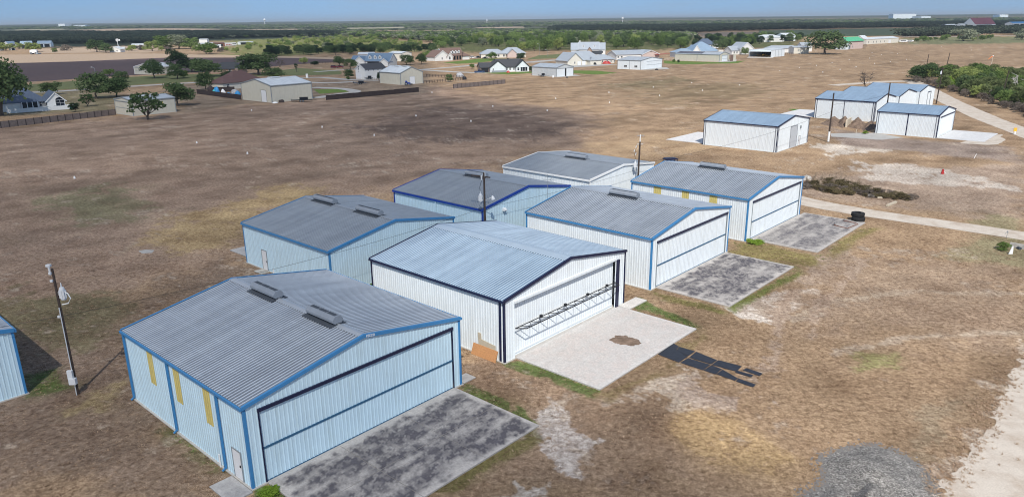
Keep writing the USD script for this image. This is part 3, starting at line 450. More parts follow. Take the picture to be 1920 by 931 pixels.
r2 = metal_building('aircraft_hangar', 'hangar with royal blue trim behind the pole with the white transformer', 'hangar', *hg('R2'), wall='wall_white', roof='roof_dull', trim='trim_royal', vents=((7.7, 11.5),), rakew=.3)
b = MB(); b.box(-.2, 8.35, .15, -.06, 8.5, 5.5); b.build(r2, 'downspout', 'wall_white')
b = MB(); b.prism([(0, 4.72), (-.42, 4.72), (-.5, 4.86), (-.2, 5.1), (0, 5.1)], 3.6, 4.05, 'x'); b.build(r2, 'wall_lamp', 'trim_white')
r3 = metal_building('aircraft_hangar', 'white-edged hangar, farthest of the close group, grey ridge vent', 'hangar', *hg('R3'), wall='wall_bright', roof='roof_dull', trim='trim_white', vents=((7., 11.),), rakew=.3)
t1 = metal_building('metal_shed', 'white metal shed with black trim and tall gable door, alone on grass', 'shed', *hg('T1'), wall='wall_bright', roof='roof_blue', trim='trim_navy', corner_pairs=True, rakew=.2)
door(t1, 'front', 7., .05, 3.8, 4.7, 'door_grey', 'trim_navy', name='tall_door', handle=False); door(t1, 'front', 11.9, .05, .95, 2.05, 'door_white', 'trim_grey')
b = MB(); b.box(12.3, -.3, 3.9, 12.5, -.04, 4.5); b.build(t1, 'wall_lamp', 'trim_grey')
t2 = metal_building('metal_shed', 'white metal shed with black trim beside a pale slab, nearest the caliche road', 'shed', *hg('T2'), wall='wall_bright', roof='roof_blue', trim='trim_navy', corner_pairs=True, rakew=.2, seams=(6.63,), hdoor=dict(x0=1.4, x1=15., h=4.7, split=.4, jamb='wall_bright', head='trim_navy', seam='wall_bright', mat='wall_bright'))
# three joined gables
th3 = math.radians(48); o3 = (99.73, 202.88, 0)
t3 = thing('triple_hangar', 'white metal building of three joined gables with blue roof and black trim', 'hangar', o3, th3)
def gable_section(p, x0, W, y0, L, e, rg, k):
    Z = (0, 0, 1); top = lambda u: e + rg * (1 - abs(u - x0 - W / 2) / (W / 2)) - .02
    b = MB(); ribbed(b, (0, y0, 0), (1, 0, 0), Z, (0, -1, 0), x0, x0 + W, -.1, top, extra=(x0 + W / 2,)); b.build(p, 'front_wall', 'wall_bright')
    b = MB(); ribbed(b, (0, y0 + L, 0), (1, 0, 0), Z, (0, 1, 0), x0, x0 + W, -.1, top, extra=(x0 + W / 2,)); b.build(p, 'back_wall', 'wall_bright')
    b = MB(); ribbed(b, (x0, 0, 0), (0, 1, 0), Z, (-1, 0, 0), y0, y0 + (L if k == 0 else 1.5), -.1, e); b.build(p, 'side_wall', 'wall_bright')
    if k == 2: b = MB(); ribbed(b, (x0 + W, 0, 0), (0, 1, 0), Z, (1, 0, 0), y0, y0 + L, -.1, e); b.build(p, 'side_wall', 'wall_bright')
    sl = math.hypot(W / 2, rg); c, s = W / 2 / sl, rg / sl
    for sg in (-1, 1):
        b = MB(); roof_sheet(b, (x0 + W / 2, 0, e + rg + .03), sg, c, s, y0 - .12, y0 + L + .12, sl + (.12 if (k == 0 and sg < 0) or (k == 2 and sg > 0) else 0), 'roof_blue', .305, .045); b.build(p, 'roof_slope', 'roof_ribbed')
        for yy in (y0 - .15, y0 + L + .15): b = MB(); b.beam((x0 + W / 2, yy, e + rg), (x0 + W / 2 + sg * W / 2, yy, e), .07, .24); b.build(p, 'rake_trim', 'trim_navy')
    for xx in ((x0, x0 + .5) if k else (x0, x0 + .5)): b = MB(); b.box(xx, y0 - .07, -.05, xx + .14, y0, e - .02); b.build(p, 'corner_trim', 'trim_navy')
gable_section(t3, 0, 18.2, 0, 16.3, 5.5, 1.45, 0); gable_section(t3, 18.2, 18.2, -.9, 16.4, 5.5, 1.45, 1); gable_section(t3, 36.4, 18.4, -1.8, 16.2, 5.5, 1.45, 2)
b = MB(); b.box(-.2, -.1, 5.28, -.05, 16.4, 5.5); b.build(t3, 'gutter', 'trim_navy')
for yy in (0.05, .5, 8.1, 15.7, 16.15): b = MB(); b.box(-.07, yy, -.05, 0, yy + .14, 5.3); b.build(t3, 'seam_trim', 'trim_navy')
door(t3, 'front', 46.5, .05, 3.6, 4.6, 'door_white', 'trim_navy', name='tall_door', handle=False)
b = MB(); b.box(46.3, -1.9, .05, 46.5, -1.8, 4.7); b.box(50.1, -1.9, .05, 50.3, -1.8, 4.7); b.box(46.3, -1.9, 4.6, 50.3, -1.8, 4.8); b.build(t3, 'door_frame', 'trim_navy')
# far left edge of the frame: the next hangar of the rear row
pr0 = lx((-38.78, 52.566), RA, -18.0, 0)
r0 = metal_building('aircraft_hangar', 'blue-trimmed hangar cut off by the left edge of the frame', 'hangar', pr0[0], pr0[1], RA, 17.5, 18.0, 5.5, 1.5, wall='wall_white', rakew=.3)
# wording on the ridge end of the nearest hangar
tm = meshkit.text_mesh('PICCO', .17, .012, True); v = tm.vertices; sl = math.hypot(9.134, 1.627); c_, s_ = 9.134 / sl, 1.627 / sl
b = MB(); q = v[:, 0:1] * [[c_, 0, -s_]] + v[:, 1:2] * [[s_, 0, c_]] + v[:, 2:3] * [[0, -1, 0]] + [9.134 + .12, -.178, 5.767 + 1.627 - .12]; b.add(q, tm.faces); b.build(h1, 'lettering', 'trim_white')

# ------------------------------------------------------------------ concrete slabs
def apron(name, loc, th, x0, x1, y0, y1, nx, ny, stain, edge, label, base=(.46, .43, .40), dark=(.062, .058, .064), hgt=.10, gap=.018, seed=0, step=.14, out=None):
    """Concrete slabs between sawn joints; the black weathering is in the concrete."""
    p = thing(name, label, None, (loc[0], loc[1], 0), th, kind='structure'); bx = np.linspace(x0, x1, nx + 1); by = np.linspace(y0, y1, ny + 1)
    for i in range(nx):
        for j in range(ny):
            a0, a1, c0, c1 = bx[i] + gap, bx[i + 1] - gap, by[j] + gap, by[j + 1] - gap; X, Y = np.meshgrid(np.linspace(a0, a1, max(2, int((a1 - a0) / step))), np.linspace(c0, c1, max(2, int((c1 - c0) / step)))); h, w = X.shape
            P = np.c_[X.ravel(), Y.ravel(), np.full(X.size, seed * 31.)]; d = np.minimum.reduce([P[:, 0] - x0, x1 - P[:, 0], P[:, 1] - y0, (y1 - P[:, 1]) * .7])
            n1, n2, n3 = meshkit.fbm(P / 3.2, 4, seed + 1), meshkit.fbm(P / .7, 4, seed + 2), meshkit.fbm(P * [.45, 1.9, 1] / 1.2, 4, seed + 3)
            n4 = meshkit.fbm(P / .28, 3, seed + 5); m = stain * smooth(.33, .66, .20 * n1 + .22 * n2 + .46 * n3 + .12 * n4 + edge * .35 * (smooth(0, .7, d + (n2 - .5) * 1.2) - .75)) * smooth(.0, .45, d + (n2 - .5) * .8)
            scr = np.abs(meshkit.fbm(P * [.6, 1.3, 1] / 1.1, 3, seed + 9) - .5); m = m * (1 - .55 * smooth(.018, .0, scr)) * (.8 + .4 * (n4 > .5)); m = np.clip(m, 0, 1)
            col = np.array(base) * (.85 + .3 * n4[:, None]) * (1 - m[:, None]) + np.array(dark) * (.35 + 1.1 * n3[:, None] + 1.1 * n4[:, None]) * m[:, None]
            k = np.arange((h - 1) * w).reshape(h - 1, w)[:, :-1].ravel(); b = MB(); b.add(np.c_[P[:, :2], np.full(len(P), hgt)], np.stack([k, k + 1, k + w + 1, k + w], 1), col)
            s4 = [(a0, c0), (a1, c0), (a1, c1), (a0, c1)]; sv = [(*q, z) for q in s4 for z in (-.1, hgt)]; b.add(sv, [((2 * q) % 8, (2 * q + 2) % 8, (2 * q + 3) % 8, (2 * q + 1) % 8) for q in range(4)], np.array(base) * .8); b.build(p, 'slab', 'slab')
    return p
def ap(k, *a, **kw): q = HG[k]; return apron(a[0], (q[0], q[1]), math.radians(q[2]), *a[1:], **kw)
ap('H1', 'concrete_apron', .9, 17.5, -8.85, -.22, 3, 2, 1.0, .55, 'black weathered concrete slab at the door of the nearest hangar', seed=1)
ap('H2', 'concrete_apron', 1.3, 17.0, -8.95, -.12, 1, 1, .45, .2, 'clean pale concrete slab outside the hangar with the truss', base=(.53, .51, .485), dark=(.30, .25, .225), seed=2)
ap('H2', 'concrete_step', 17.03, 20.3, -1.5, -.1, 1, 1, .1, .2, 'pale strip of concrete beside the truss hangar corner', base=(.60, .57, .53), dark=(.40, .34, .3), seed=3)
ap('H3', 'concrete_apron', .95, 17.45, -8.75, -.22, 1, 1, .95, .5, 'grey and black weathered slab outside the single-vent hangar', seed=4)
ap('H4', 'concrete_apron', 1.1, 19.3, -8.95, -.22, 1, 1, .75, .35, 'weathered slab that carries the two big tyres', seed=5)
ap('T2', 'concrete_apron', .2, 16.6, -9.9, -.22, 1, 1, .1, .2, 'pale new slab outside the shed nearest the caliche road', base=(.60, .60, .60), seed=6, step=.5)
ap('T1', 'concrete_apron', 1, 16.6, 17.6, 27.5, 1, 1, .05, .1, 'white slab behind the lone shed', base=(.66, .65, .64), seed=7, step=.6)
apron('concrete_apron', o3, th3, .5, 17, 16.6, 27, 1, 1, .05, .1, 'white slab behind the triple gable building', base=(.62, .62, .62), seed=8, step=.6)
ap('H1', 'doorstep', -1.75, -.2, -.35, 2.3, 1, 1, .3, .1, 'concrete doorstep at the side door of the nearest hangar', base=(.40, .39, .38), hgt=.07, seed=9)
ap('H1', 'doorstep', 18.5, 19.9, -.1, 1.1, 1, 1, .3, .1, 'small concrete pad at the right corner of the nearest hangar', base=(.42, .40, .38), hgt=.06, seed=10)
ap('R1', 'doorstep', -1.3, -.2, 12.3, 14., 1, 1, .2, .1, 'small concrete step at the white door behind the nearest roof', base=(.45, .44, .40), hgt=.08, seed=11)
ap('R1', 'concrete_apron', 1, 17, 18, 24, 1, 1, .3, .1, 'grey slab end showing behind the two-vent hangar', base=(.42, .41, .40), seed=12, step=.5)
ap('R1', 'broken_slab', -18.4, -16.6, -.8, 1.6, 1, 1, .8, .1, 'small dark concrete pad beside the cut-off hangar at left', base=(.3, .3, .31), hgt=.06, seed=13)

# ------------------------------------------------------------------ roads, lawns and fields
def road(px, width, name, m, z, label=None, amp=.25, world=False):
    c = np.array(px, float) if world else gxy(px); ls = LineString(c); n = max(8, int(ls.length / 2.5)); p = np.array([ls.interpolate(t).coords[0] for t in np.linspace(0, ls.length, n)])
    for _ in range(2): p[1:-1] = (p[:-2] + 2 * p[1:-1] + p[2:]) / 4
    t = np.gradient(p, axis=0); t /= np.linalg.norm(t, axis=1)[:, None]; nn = np.c_[-t[:, 1], t[:, 0]]
    w = np.interp(np.linspace(0, 1, n), np.linspace(0, 1, len(np.atleast_1d(width))), np.atleast_1d(width)) / 2 if np.ndim(width) else np.full(n, width / 2)
    e1 = p + nn * (w + amp * 2 * (meshkit.fbm(np.c_[p / 2., 0 * w], 3, 2) - .5))[:, None]; e2 = p - nn * (w + amp * 2 * (meshkit.fbm(np.c_[p / 2., 0 * w + 7], 3, 2) - .5))[:, None]
    k = np.arange(n - 1); b = MB(); b.add(np.c_[np.vstack([e1, e2]), np.full(2 * n, z)], np.stack([k, k + n, k + n + 1, k + 1], 1)); return b.build('/World', name, m, label=label, kind='structure')
sheet(wobble(gxy([(1735, 960), (1752, 931), (1800, 872), (1840, 815), (1868, 765), (1892, 716), (1922, 660), (2100, 540), (2300, 700), (2200, 960)]), .8, 420, 3), 'caliche_road', 'caliche', .008)
road([(1440, 358), (1505, 378), (1600, 395), (1700, 410), (1800, 424), (1920, 442), (2050, 462)], (5.2, 5.0, 4.6, 4.6, 4.6), 'caliche_track', 'caliche', .010)
road([(1560, 160), (1660, 153), (1710, 152), (1735, 165), (1780, 190), (1850, 222), (1920, 248), (2050, 300)], (5., 6.5, 7., 7., 6.5), 'caliche_road', 'caliche', .008)
sheet(wobble(gxy([(1555, 250), (1640, 249), (1700, 258), (1650, 262), (1560, 256)]), .6, 40, 4), 'concrete_patch', 'street', .012)
sheet(wobble(gxy([(1835, 255), (1880, 252), (1880, 268), (1850, 272), (1800, 268)]), .8, 40, 5), 'gravel_patch', 'caliche', .012)
sheet(wobble(gxy([(260, 470), (276, 467), (290, 469), (285, 474), (266, 475)]), .1, 30, 6), 'concrete_disc', 'street', .012)
road([(-60, 178), (115, 171), (230, 163), (330, 157), (420, 152), (470, 150)], 6.5, 'street', 'street', .02)
road([(500, 148), (600, 145), (660, 150), (712, 151)], 5, 'driveway', 'street', .024)
road([(560, 154), (620, 156), (665, 153)], 5, 'driveway', 'street', .026)
road([(586, 164), (640, 166), (665, 170), (668, 173), (640, 176), (590, 184)], 5, 'driveway', 'street', .022)
road([(590, 135), (660, 130), (700, 128)], 5, 'driveway', 'street', .024)
road([(785, 131), (850, 126), (905, 121), (1000, 117), (1075, 110), (1200, 102)], 6, 'street', 'street', .03)
road([(790, 131), (850, 135), (905, 137), (940, 137)], 6, 'driveway', 'street', .034)
road([(985, 117), (1030, 113), (1075, 111)], 5, 'driveway', 'street', .036)
sheet(gxy([(1043, 145.5), (1090, 142), (1076, 140), (1066, 141)]), 'hangar_slab', 'street', .05)
sheet(gxy([(1203, 131.5), (1256, 130), (1250, 126.5), (1240, 126)]), 'hangar_slab', 'street', .05)
sheet(gxy([(1346, 117), (1380, 115.5), (1382, 112), (1366, 112)]), 'hangar_slab', 'street', .05)
sheet(gxy([(1400, 109), (1448, 109.5), (1452, 107), (1404, 106)]), 'hangar_slab', 'caliche', .05)
sheet(gxy([(1070, 127), (1150, 122), (1160, 121), (1080, 120), (1060, 124)]), 'driveway', 'street', .04)
sheet(wobble(gxy([(-100, 167), (60, 158), (200, 147), (330, 140), (440, 139), (500, 141), (440, 149), (330, 155), (120, 168), (-100, 176)]), 2, 80, 8), 'lawn', 'lawn_dull', .012)
sheet(wobble(gxy([(560, 128), (640, 133), (640, 140), (480, 143), (500, 135)]), 1, 50, 9), 'lawn', 'lawn_dull', .014)
sheet(wobble(gxy([(588, 168), (640, 167), (655, 172), (600, 176)]), .5, 40, 10), 'lawn', 'lawn_green', .014)
sheet(wobble(gxy([(830, 118), (900, 110), (960, 110), (905, 117), (860, 120)]), 1.2, 50, 11), 'lawn', 'lawn_green', .016)
sheet(wobble(gxy([(1010, 104), (1075, 100), (1070, 108), (985, 112)]), 1.2, 50, 12), 'lawn', 'lawn_dull', .016)
sheet(wobble(gxy([(1075, 132), (1120, 133), (1160, 137), (1120, 140), (1060, 137)]), 1.2, 60, 13), 'lawn', 'lawn_green', .016)
sheet(wobble(gxy([(1245, 114), (1350, 117), (1400, 114), (1380, 119), (1280, 121), (1245, 119)]), 1.2, 60, 14), 'lawn', 'lawn_green', .016)
sheet(wobble(gxy([(905, 137), (1000, 134), (1000, 137), (950, 140)]), .6, 40, 15), 'lawn', 'lawn_green', .042)
sheet(wobble(gxy([(-260, 122), (0, 119), (130, 116), (320, 108), (500, 108), (640, 112), (660, 115), (560, 120), (420, 134), (250, 141), (100, 151), (-260, 170)]), 4, 90, 16), 'ploughed_field', 'plough', .02)
sheet(wobble(gxy([(-300, 106), (0, 103), (240, 100), (420, 103), (660, 109), (640, 112), (500, 108), (320, 108), (130, 116), (0, 119), (-260, 122)]), 3, 90, 17), 'fallow_field', 'field_tan', .018)
sheet(wobble(gxy([(60, 92), (240, 87), (330, 90), (280, 99), (60, 100)]), 6, 60, 18), 'fallow_field', 'field_tan', .05)
for i, pl in enumerate([[(130, 57), (210, 54.5), (330, 53.5), (420, 55), (330, 60), (200, 61), (130, 60.5)], [(640, 62), (720, 56.5), (860, 55.5), (880, 57), (800, 64), (740, 63)], [(800, 67), (1000, 61), (1010, 64), (850, 69)], [(890, 52), (985, 50.5), (985, 52.5), (900, 54)], [(540, 63.5), (640, 60), (640, 64), (550, 67.5)]]): sheet(wobble(gxy(pl), 15, 50, 20 + i), 'far_field', 'field_tan', .3 + .02 * i)
sheet(wobble(gxy([(1310, 62), (1420, 60), (1420, 70), (1310, 72)]), 12, 40, 27), 'far_field', 'field_grey', .32)
sheet(wobble(gxy([(1420, 58), (1640, 54), (1745, 53), (1700, 67), (1440, 70)]), 12, 50, 28), 'green_field', 'field_green', .34)
road([(1690, 70.5), (1800, 69), (1925, 67)], 14, 'pale_road', 'caliche', .5, amp=1.)

# ------------------------------------------------------------------ small things near the hangars
def ribbon_mat(px, label, k):
    P = gxy(px); b = MB(); n = len(P); z = .03 + .003 * (k % 3)
    b.prism([tuple(q) for q in P], .016, z, 'z'); p = b.build('/World', 'rubber_mat', 'rubber', label=label); tag(stage.GetPrimAtPath(p), None, 'mat', 'black rubber mats laid on the ground')
zz = lambda x, y: (1220 + x / 7.757, 620 + y / 7.757)
for k, (pl, lab) in enumerate([
    ([(335, 182), (410, 228), (375, 275), (395, 290), (540, 375), (410, 460), (105, 340)], 'large L-shaped black mat against the edge of the clean slab'), ([(415, 232), (648, 298), (542, 368), (380, 282)], 'black mat set into the notch of the large first mat'),
    ([(662, 304), (968, 428), (880, 485), (560, 388)], 'upper black mat of the second pair from the slab'), ([(545, 395), (868, 492), (760, 572), (428, 462)], 'lower black mat of the second pair from the slab'),
    ([(985, 425), (1328, 515), (1245, 592), (890, 492)], 'black mat with dark notch, upper row, third from the slab'), ([(885, 500), (1035, 555), (945, 632), (768, 575)], 'small grey mat, lower row, third from the slab'),
    ([(1045, 562), (1270, 690), (1225, 725), (955, 630)], 'shiny black mat in the lower row with a pale glint'), ([(1275, 690), (1530, 780), (1490, 820), (1240, 735)], 'last mat of the lower row, lying alone with a pale sheen'),
    ([(1260, 578), (1495, 645), (1460, 675), (1225, 605)], 'narrow grey mat off the end of the upper row'), ([(1390, 540), (1630, 620), (1585, 657), (1340, 572)], 'blackest narrow mat, farthest right of the run')]): ribbon_mat([zz(*q) for q in pl], lab, k)
def heap(name, label, cat, px, hgt, m, step=.18, noisy=.5, seed=0, kind=None, rough=1., z0=.0):
    """A heap on the ground inside a pixel outline."""
    P = Polygon(wobble(gxy(px), .25, 70, seed + 3)).buffer(0); x0, y0, x1, y1 = P.bounds; xs, ys = np.arange(x0 - step, x1 + step, step), np.arange(y0 - step, y1 + step, step); X, Y = np.meshgrid(xs, ys); q = np.c_[X.ravel(), Y.ravel(), 0 * X.ravel()]
    d = shapely.distance(P.boundary, shapely.points(q[:, 0], q[:, 1])) * np.where(shapely.contains_xy(P, q[:, 0], q[:, 1]), 1, -1); mx = d.max()
    z = hgt * np.clip(d / mx, -.05, 1) ** .75 if hgt < 0 else hgt * smooth(-.05, 1.25, np.clip(d, 0, None) / mx) * (1 - noisy + 2 * noisy * meshkit.fbm(q / (mx * .6), 4, seed)) + (meshkit.fbm(q / .35, 3, seed + 1) - .5) * .16 * rough * (d > 0) + .02 + z0
    z[d <= 0] = -.03 + z0; nx = len(xs); k = (np.arange(len(ys) - 1)[:, None] * nx + np.arange(nx - 1)[None, :]).ravel(); f = np.stack([k, k + 1, k + nx + 1, k + nx], 1); f = f[(d[f] > -step).any(1)]
    u, inv = np.unique(f, return_inverse=True); b = MB(); b.add(np.c_[q[u, :2], z[u]], inv.reshape(f.shape)); p = b.build('/World', name, m, smooth=True); tag(stage.GetPrimAtPath(p), label, cat, None, kind); return p
mat('gravel', {'g': ('geometry', {}), 'v': ('voronoi_texture', dict(scale=15., randomness=1.)), 'n': ('noise_texture', dict(scale=.8, detail=5.)), 'r': ('rgb_ramp', dict(ramp=[(0, (.10, .095, .09)), (.4, (.22, .21, .197)), (.7, (.31, .295, .278)), (1, (.55, .53, .5))])), 'w': ('separate_color', {}), 'r2': ('rgb_ramp', dict(ramp=[(.3, (.7, .7, .7)), (.7, (1.15, 1.13, 1.1))])), 'm': ('mix_color', dict(blend_type='multiply', fac=1., use_clamp=False)), 'b': ('bump', dict(distance=.06, strength=1.)), 'p': ('principled_bsdf', dict(roughness=.9, specular_ior_level=.2))},
    [('g.position', 'v.vector'), ('g.position', 'n.vector'), ('v.color', 'w.color'), ('w.r', 'r.fac'), ('n.fac', 'r2.fac'), ('r.color', 'm.a'), ('r2.color', 'm.b'), ('m.result', 'p.base_color'), ('v.distance', 'b.height'), ('b.normal', 'p.normal')], surface='p.BSDF')
heap('gravel_heap', 'low heap of grey gravel beside the pale road at bottom right', 'gravel heap', [(1505, 960), (1510, 925), (1555, 905), (1545, 880), (1540, 858), (1580, 842), (1640, 834), (1690, 850), (1730, 885), (1748, 925), (1752, 960)], .95, 'gravel', seed=4)
heap('gravel_heap', 'smaller gravel mound in front of the grey heap, cut by the bottom edge', 'gravel heap', [(1585, 975), (1592, 930), (1615, 908), (1645, 908), (1670, 930), (1675, 975)], 1.0, 'gravel', seed=5, z0=.2)
heap('damp_sand', 'flat patch of damp brown sand on the clean slab', 'sand', [(1143, 637), (1155, 630), (1172, 630), (1195, 638), (1204, 645), (1190, 650), (1168, 648), (1148, 643)], .14, 'dirt_pile', step=.1, seed=6, rough=.2, z0=.105)
heap('dirt_mound', 'long brown dirt mound in front of the triple gable building, left of the middle', 'dirt mound', [(1538, 232), (1556, 222), (1575, 222), (1578, 236), (1560, 238)], 1.7, 'dirt_pile', step=.3, seed=8)
heap('dirt_mound', 'middle dirt mound with dark streaks and broken boards', 'dirt mound', [(1566, 235), (1576, 221), (1592, 222), (1598, 236), (1580, 240)], 2.2, 'dirt_pile', step=.3, seed=10)
heap('dirt_mound', 'right-hand pointed dirt mound next to the black-edged shed', 'dirt mound', [(1584, 238), (1596, 229), (1604, 224), (1618, 228), (1630, 238), (1612, 242)], 2.2, 'dirt_pile', step=.3, seed=12)
heap('dirt_mound', 'low dark earth slope between the shed and the mounds', 'dirt mound', [(1612, 240), (1622, 232), (1645, 233), (1645, 240), (1620, 247)], 1.2, 'dirt_pile', step=.3, seed=14)
# boards leaning on the truss hangar
hq = hg('H2')
b = MB(); b.prism([(-.52, .0), (-.48, 0), (-.14, .95), (-.18, .95)], .62, 3.55, 'y'); p = b.build('/World', 'leaning_board', 'osb')
v = None
def place_local(p, loc, th, label, cat, group=None):
    pr = stage.GetPrimAtPath(p); x = UsdGeom.Xformable(pr); x.AddTranslateOp().Set(Gf.Vec3d(*map(float, loc))); x.AddRotateZOp().Set(math.degrees(th)); tag(pr, label, cat, group)
place_local(p, (hq[0], hq[1], 0), hq[2], 'orange chipboard sheet leaning at the foot of the truss hangar wall', 'board')
b = MB(); b.prism([(.95, .5), (2.9, .5), (3.05, 2.05), (2.65, 2.05), (2.6, 1.5), (.95, 1.35)], -.13, -.09, 'x'); p = b.build('/World', 'leaning_board', 'board_tan'); place_local(p, (hq[0], hq[1], 0), hq[2], 'beige L-shaped board standing behind the orange chipboard', 'board')
# vent pipe by the nearest hangar, sewer post
def stick(name, label, cat, px, h, r, m, lean=(0, 0), n=8, z0=-.05):
    g = G(*px); b = MB(); b.tube([(g[0], g[1], z0), (g[0] + lean[0], g[1] + lean[1], h)], r, n); p = b.build('/World', name, m); tag(stage.GetPrimAtPath(p), label, cat); return p
stick('standpipe', 'short white pipe standing against the nearest hangar side wall', 'pipe', (414, 874), .95, .05, 'trim_white')
stick('standpipe', 'white stub pipe at the back edge of the nearest roof', 'pipe', (514, 517), .8, .06, 'trim_white')
# two tyres and the red hitch frame
tg = G(1608, 414)
def tyre(loc, tilt, label):
    prof = [(.42, -.22), (.62, -.27), (.80, -.25), (.86, -.18), (.86, .18), (.80, .25), (.62, .27), (.42, .22)]; m = trimesh.creation.revolve(np.array(prof + prof[:1]), sections=28)
    t = thing('tractor_tyre', label, 'tyre', loc, .3); b = MB(); b.mesh(m); b.build(t, 'tread', 'tyre', smooth=40); b = MB()
    for k in range(22):
        a = k / 22 * 2 * math.pi
        for z0, o in ((-.22, 0), (.02, .12)): b.beam((.86 * math.cos(a + o), .86 * math.sin(a + o), z0), (.86 * math.cos(a + o + .10), .86 * math.sin(a + o + .10), z0 + .2), .09, .07, (math.cos(a), math.sin(a), 0))
    b.build(t, 'lug', 'tyre', kind='stuff')
    pr = stage.GetPrimAtPath(t); UsdGeom.Xformable(pr)
    return t
tyre((tg[0], tg[1] - .1, .38), 0, 'lower black tyre of the two stacked on the slab'); tyre((tg[0] + .05, tg[1] + .25, .93), 0, 'upper black tyre lying on the other one')
hp = lambda x, y: G(1480 + x / 7.16, 300 + y / 7.16, .18)
t = thing('hitch_frame', 'rusty red bent bar frame with prongs beside the tyres', 'frame'); b = MB(); b.tube([hp(600, 870), hp(780, 915), hp(920, 855)], .05, 6); b.build(t, 'bar', 'rust'); b = MB(); b.tube([hp(730, 810), hp(830, 830), hp(900, 845)], .05, 6); b.build(t, 'bar', 'rust')
for q in ((600, 865), (732, 808)):
    b = MB(); a = hp(*q); b.beam(a + [0, 0, -.2], a + [0, 0, .3], .05, .05); b.beam(a + [-.22, 0, 0], a + [.22, 0, 0], .05, .05); b.build(t, 'prong', 'dark_metal')
# culvert, marker stake, traffic cone, planks
t = thing('culvert', 'pale concrete culvert wall in the green ditch at the right edge', 'culvert'); b = MB(); a, c = G(1893, 462), G(1960, 474); b.beam([*a[:2], .18], [*c[:2], .18], .35, .75); b.build(t, 'headwall', 'stone_pale'); b = MB(); g = G(1910, 466); b.tube([(g[0] - .05, g[1] - .35, .1), (g[0] - .05, g[1] + .1, .1)], .2, 10); b.build(t, 'pipe', 'vent_dark')
t = thing('marker_stake', 'white tapered stake beside the ditch at the right edge', 'stake', G(1895, 476)); b = MB(); b.prism([(-.28, 0), (.24, 0), (.16, 1.0), (.02, 1.0)], -.03, .03); b.build(t, 'board', 'trim_white')
t = thing('warning_stake', 'thin fork-topped stake on the edge of the caliche track', 'stake', G(1887, 446)); b = MB(); b.tube([(0, 0, 0), (0, 0, 1.)], .025, 5); b.beam((0, 0, .95), (-.3, 0, .55), .04, .04); b.beam((0, 0, .95), (.12, 0, .7), .04, .04); b.build(t, 'rod', 'trim_grey')
t = thing('red_marker', 'small red and white marker standing in the far dry ground', 'marker', G(1767, 326)); b = MB(); b.prism([(-.28, 0), (.28, 0), (.10, .9), (-.1, .9)], -.12, .12); b.build(t, 'board', 'red'); b = MB(); b.beam((.1, -.15, .5), (.55, -.15, .15), .12, .05); b.build(t, 'stripe', 'trim_white')
t = thing('yellow_marker', 'yellow topped white marker post beside the caliche road', 'marker post', G(1902, 252)); b = MB(); b.tube([(0, 0, 0), (0, 0, .75)], .22, 8); b.build(t, 'post', 'trim_white'); b = MB(); b.box(-.38, -.06, .7, .38, .06, 1.6); b.build(t, 'sign_plate', 'yellow')
def timber(px0, px1, label, w=.25, h=.2, m='wood_pale'):
    a, c = G(*px0), G(*px1); b = MB(); b.beam([*a[:2], h / 2], [*c[:2], h / 2], w, h); p = b.build('/World', 'timber', m); tag(stage.GetPrimAtPath(p), label, 'timber')
timber((1663, 387), (1680, 380), 'pale squared timber lying by the caliche track', .35, .28, 'board_tan'); timber((1629, 368), (1640, 370), 'pale block at the near end of the brush line', .6, .35, 'stone_pale'); timber((1586, 360), (1627, 365), 'long thin pole lying along the brush line', .12, .12, 'rust'); timber((1645, 371), (1655, 371), 'short log beside the pale block', .2, .18, 'wood_pale'); timber((1622, 370), (1650, 371), 'dark plank under the pale block', .2, .1, 'wood_dark'); timber((1558, 236), (1566, 231), 'white broken board on the dirt mounds', .5, .3, 'trim_white'); timber((1586, 239), (1594, 234), 'pale board on the pointed dirt mound', .4, 2., 'wood_pale')
t = thing('boulder', 'pale boulder at the far corner of the tyre hangar', 'boulder', G(1512, 336)); m = trimesh.creation.icosphere(3, .9); m.vertices *= [1.2, .9, .7]; m.vertices += (meshkit.fbm(m.vertices * 1.6, 4, 3)[:, None] - .5) * m.vertices * .9; b = MB(); b.mesh(m); b.build(t, 'rock', 'stone_pale', smooth=True)
stick('survey_stake', 'pale survey stake behind the concrete patch', 'stake', (1605, 250), 1.0, .07, 'wood_pale', n=4); stick('survey_stake', 'leaning white stake in the dry ground right of the shed', 'stake', (1826, 297), .9, .05, 'trim_white', (.5, .2), 4)

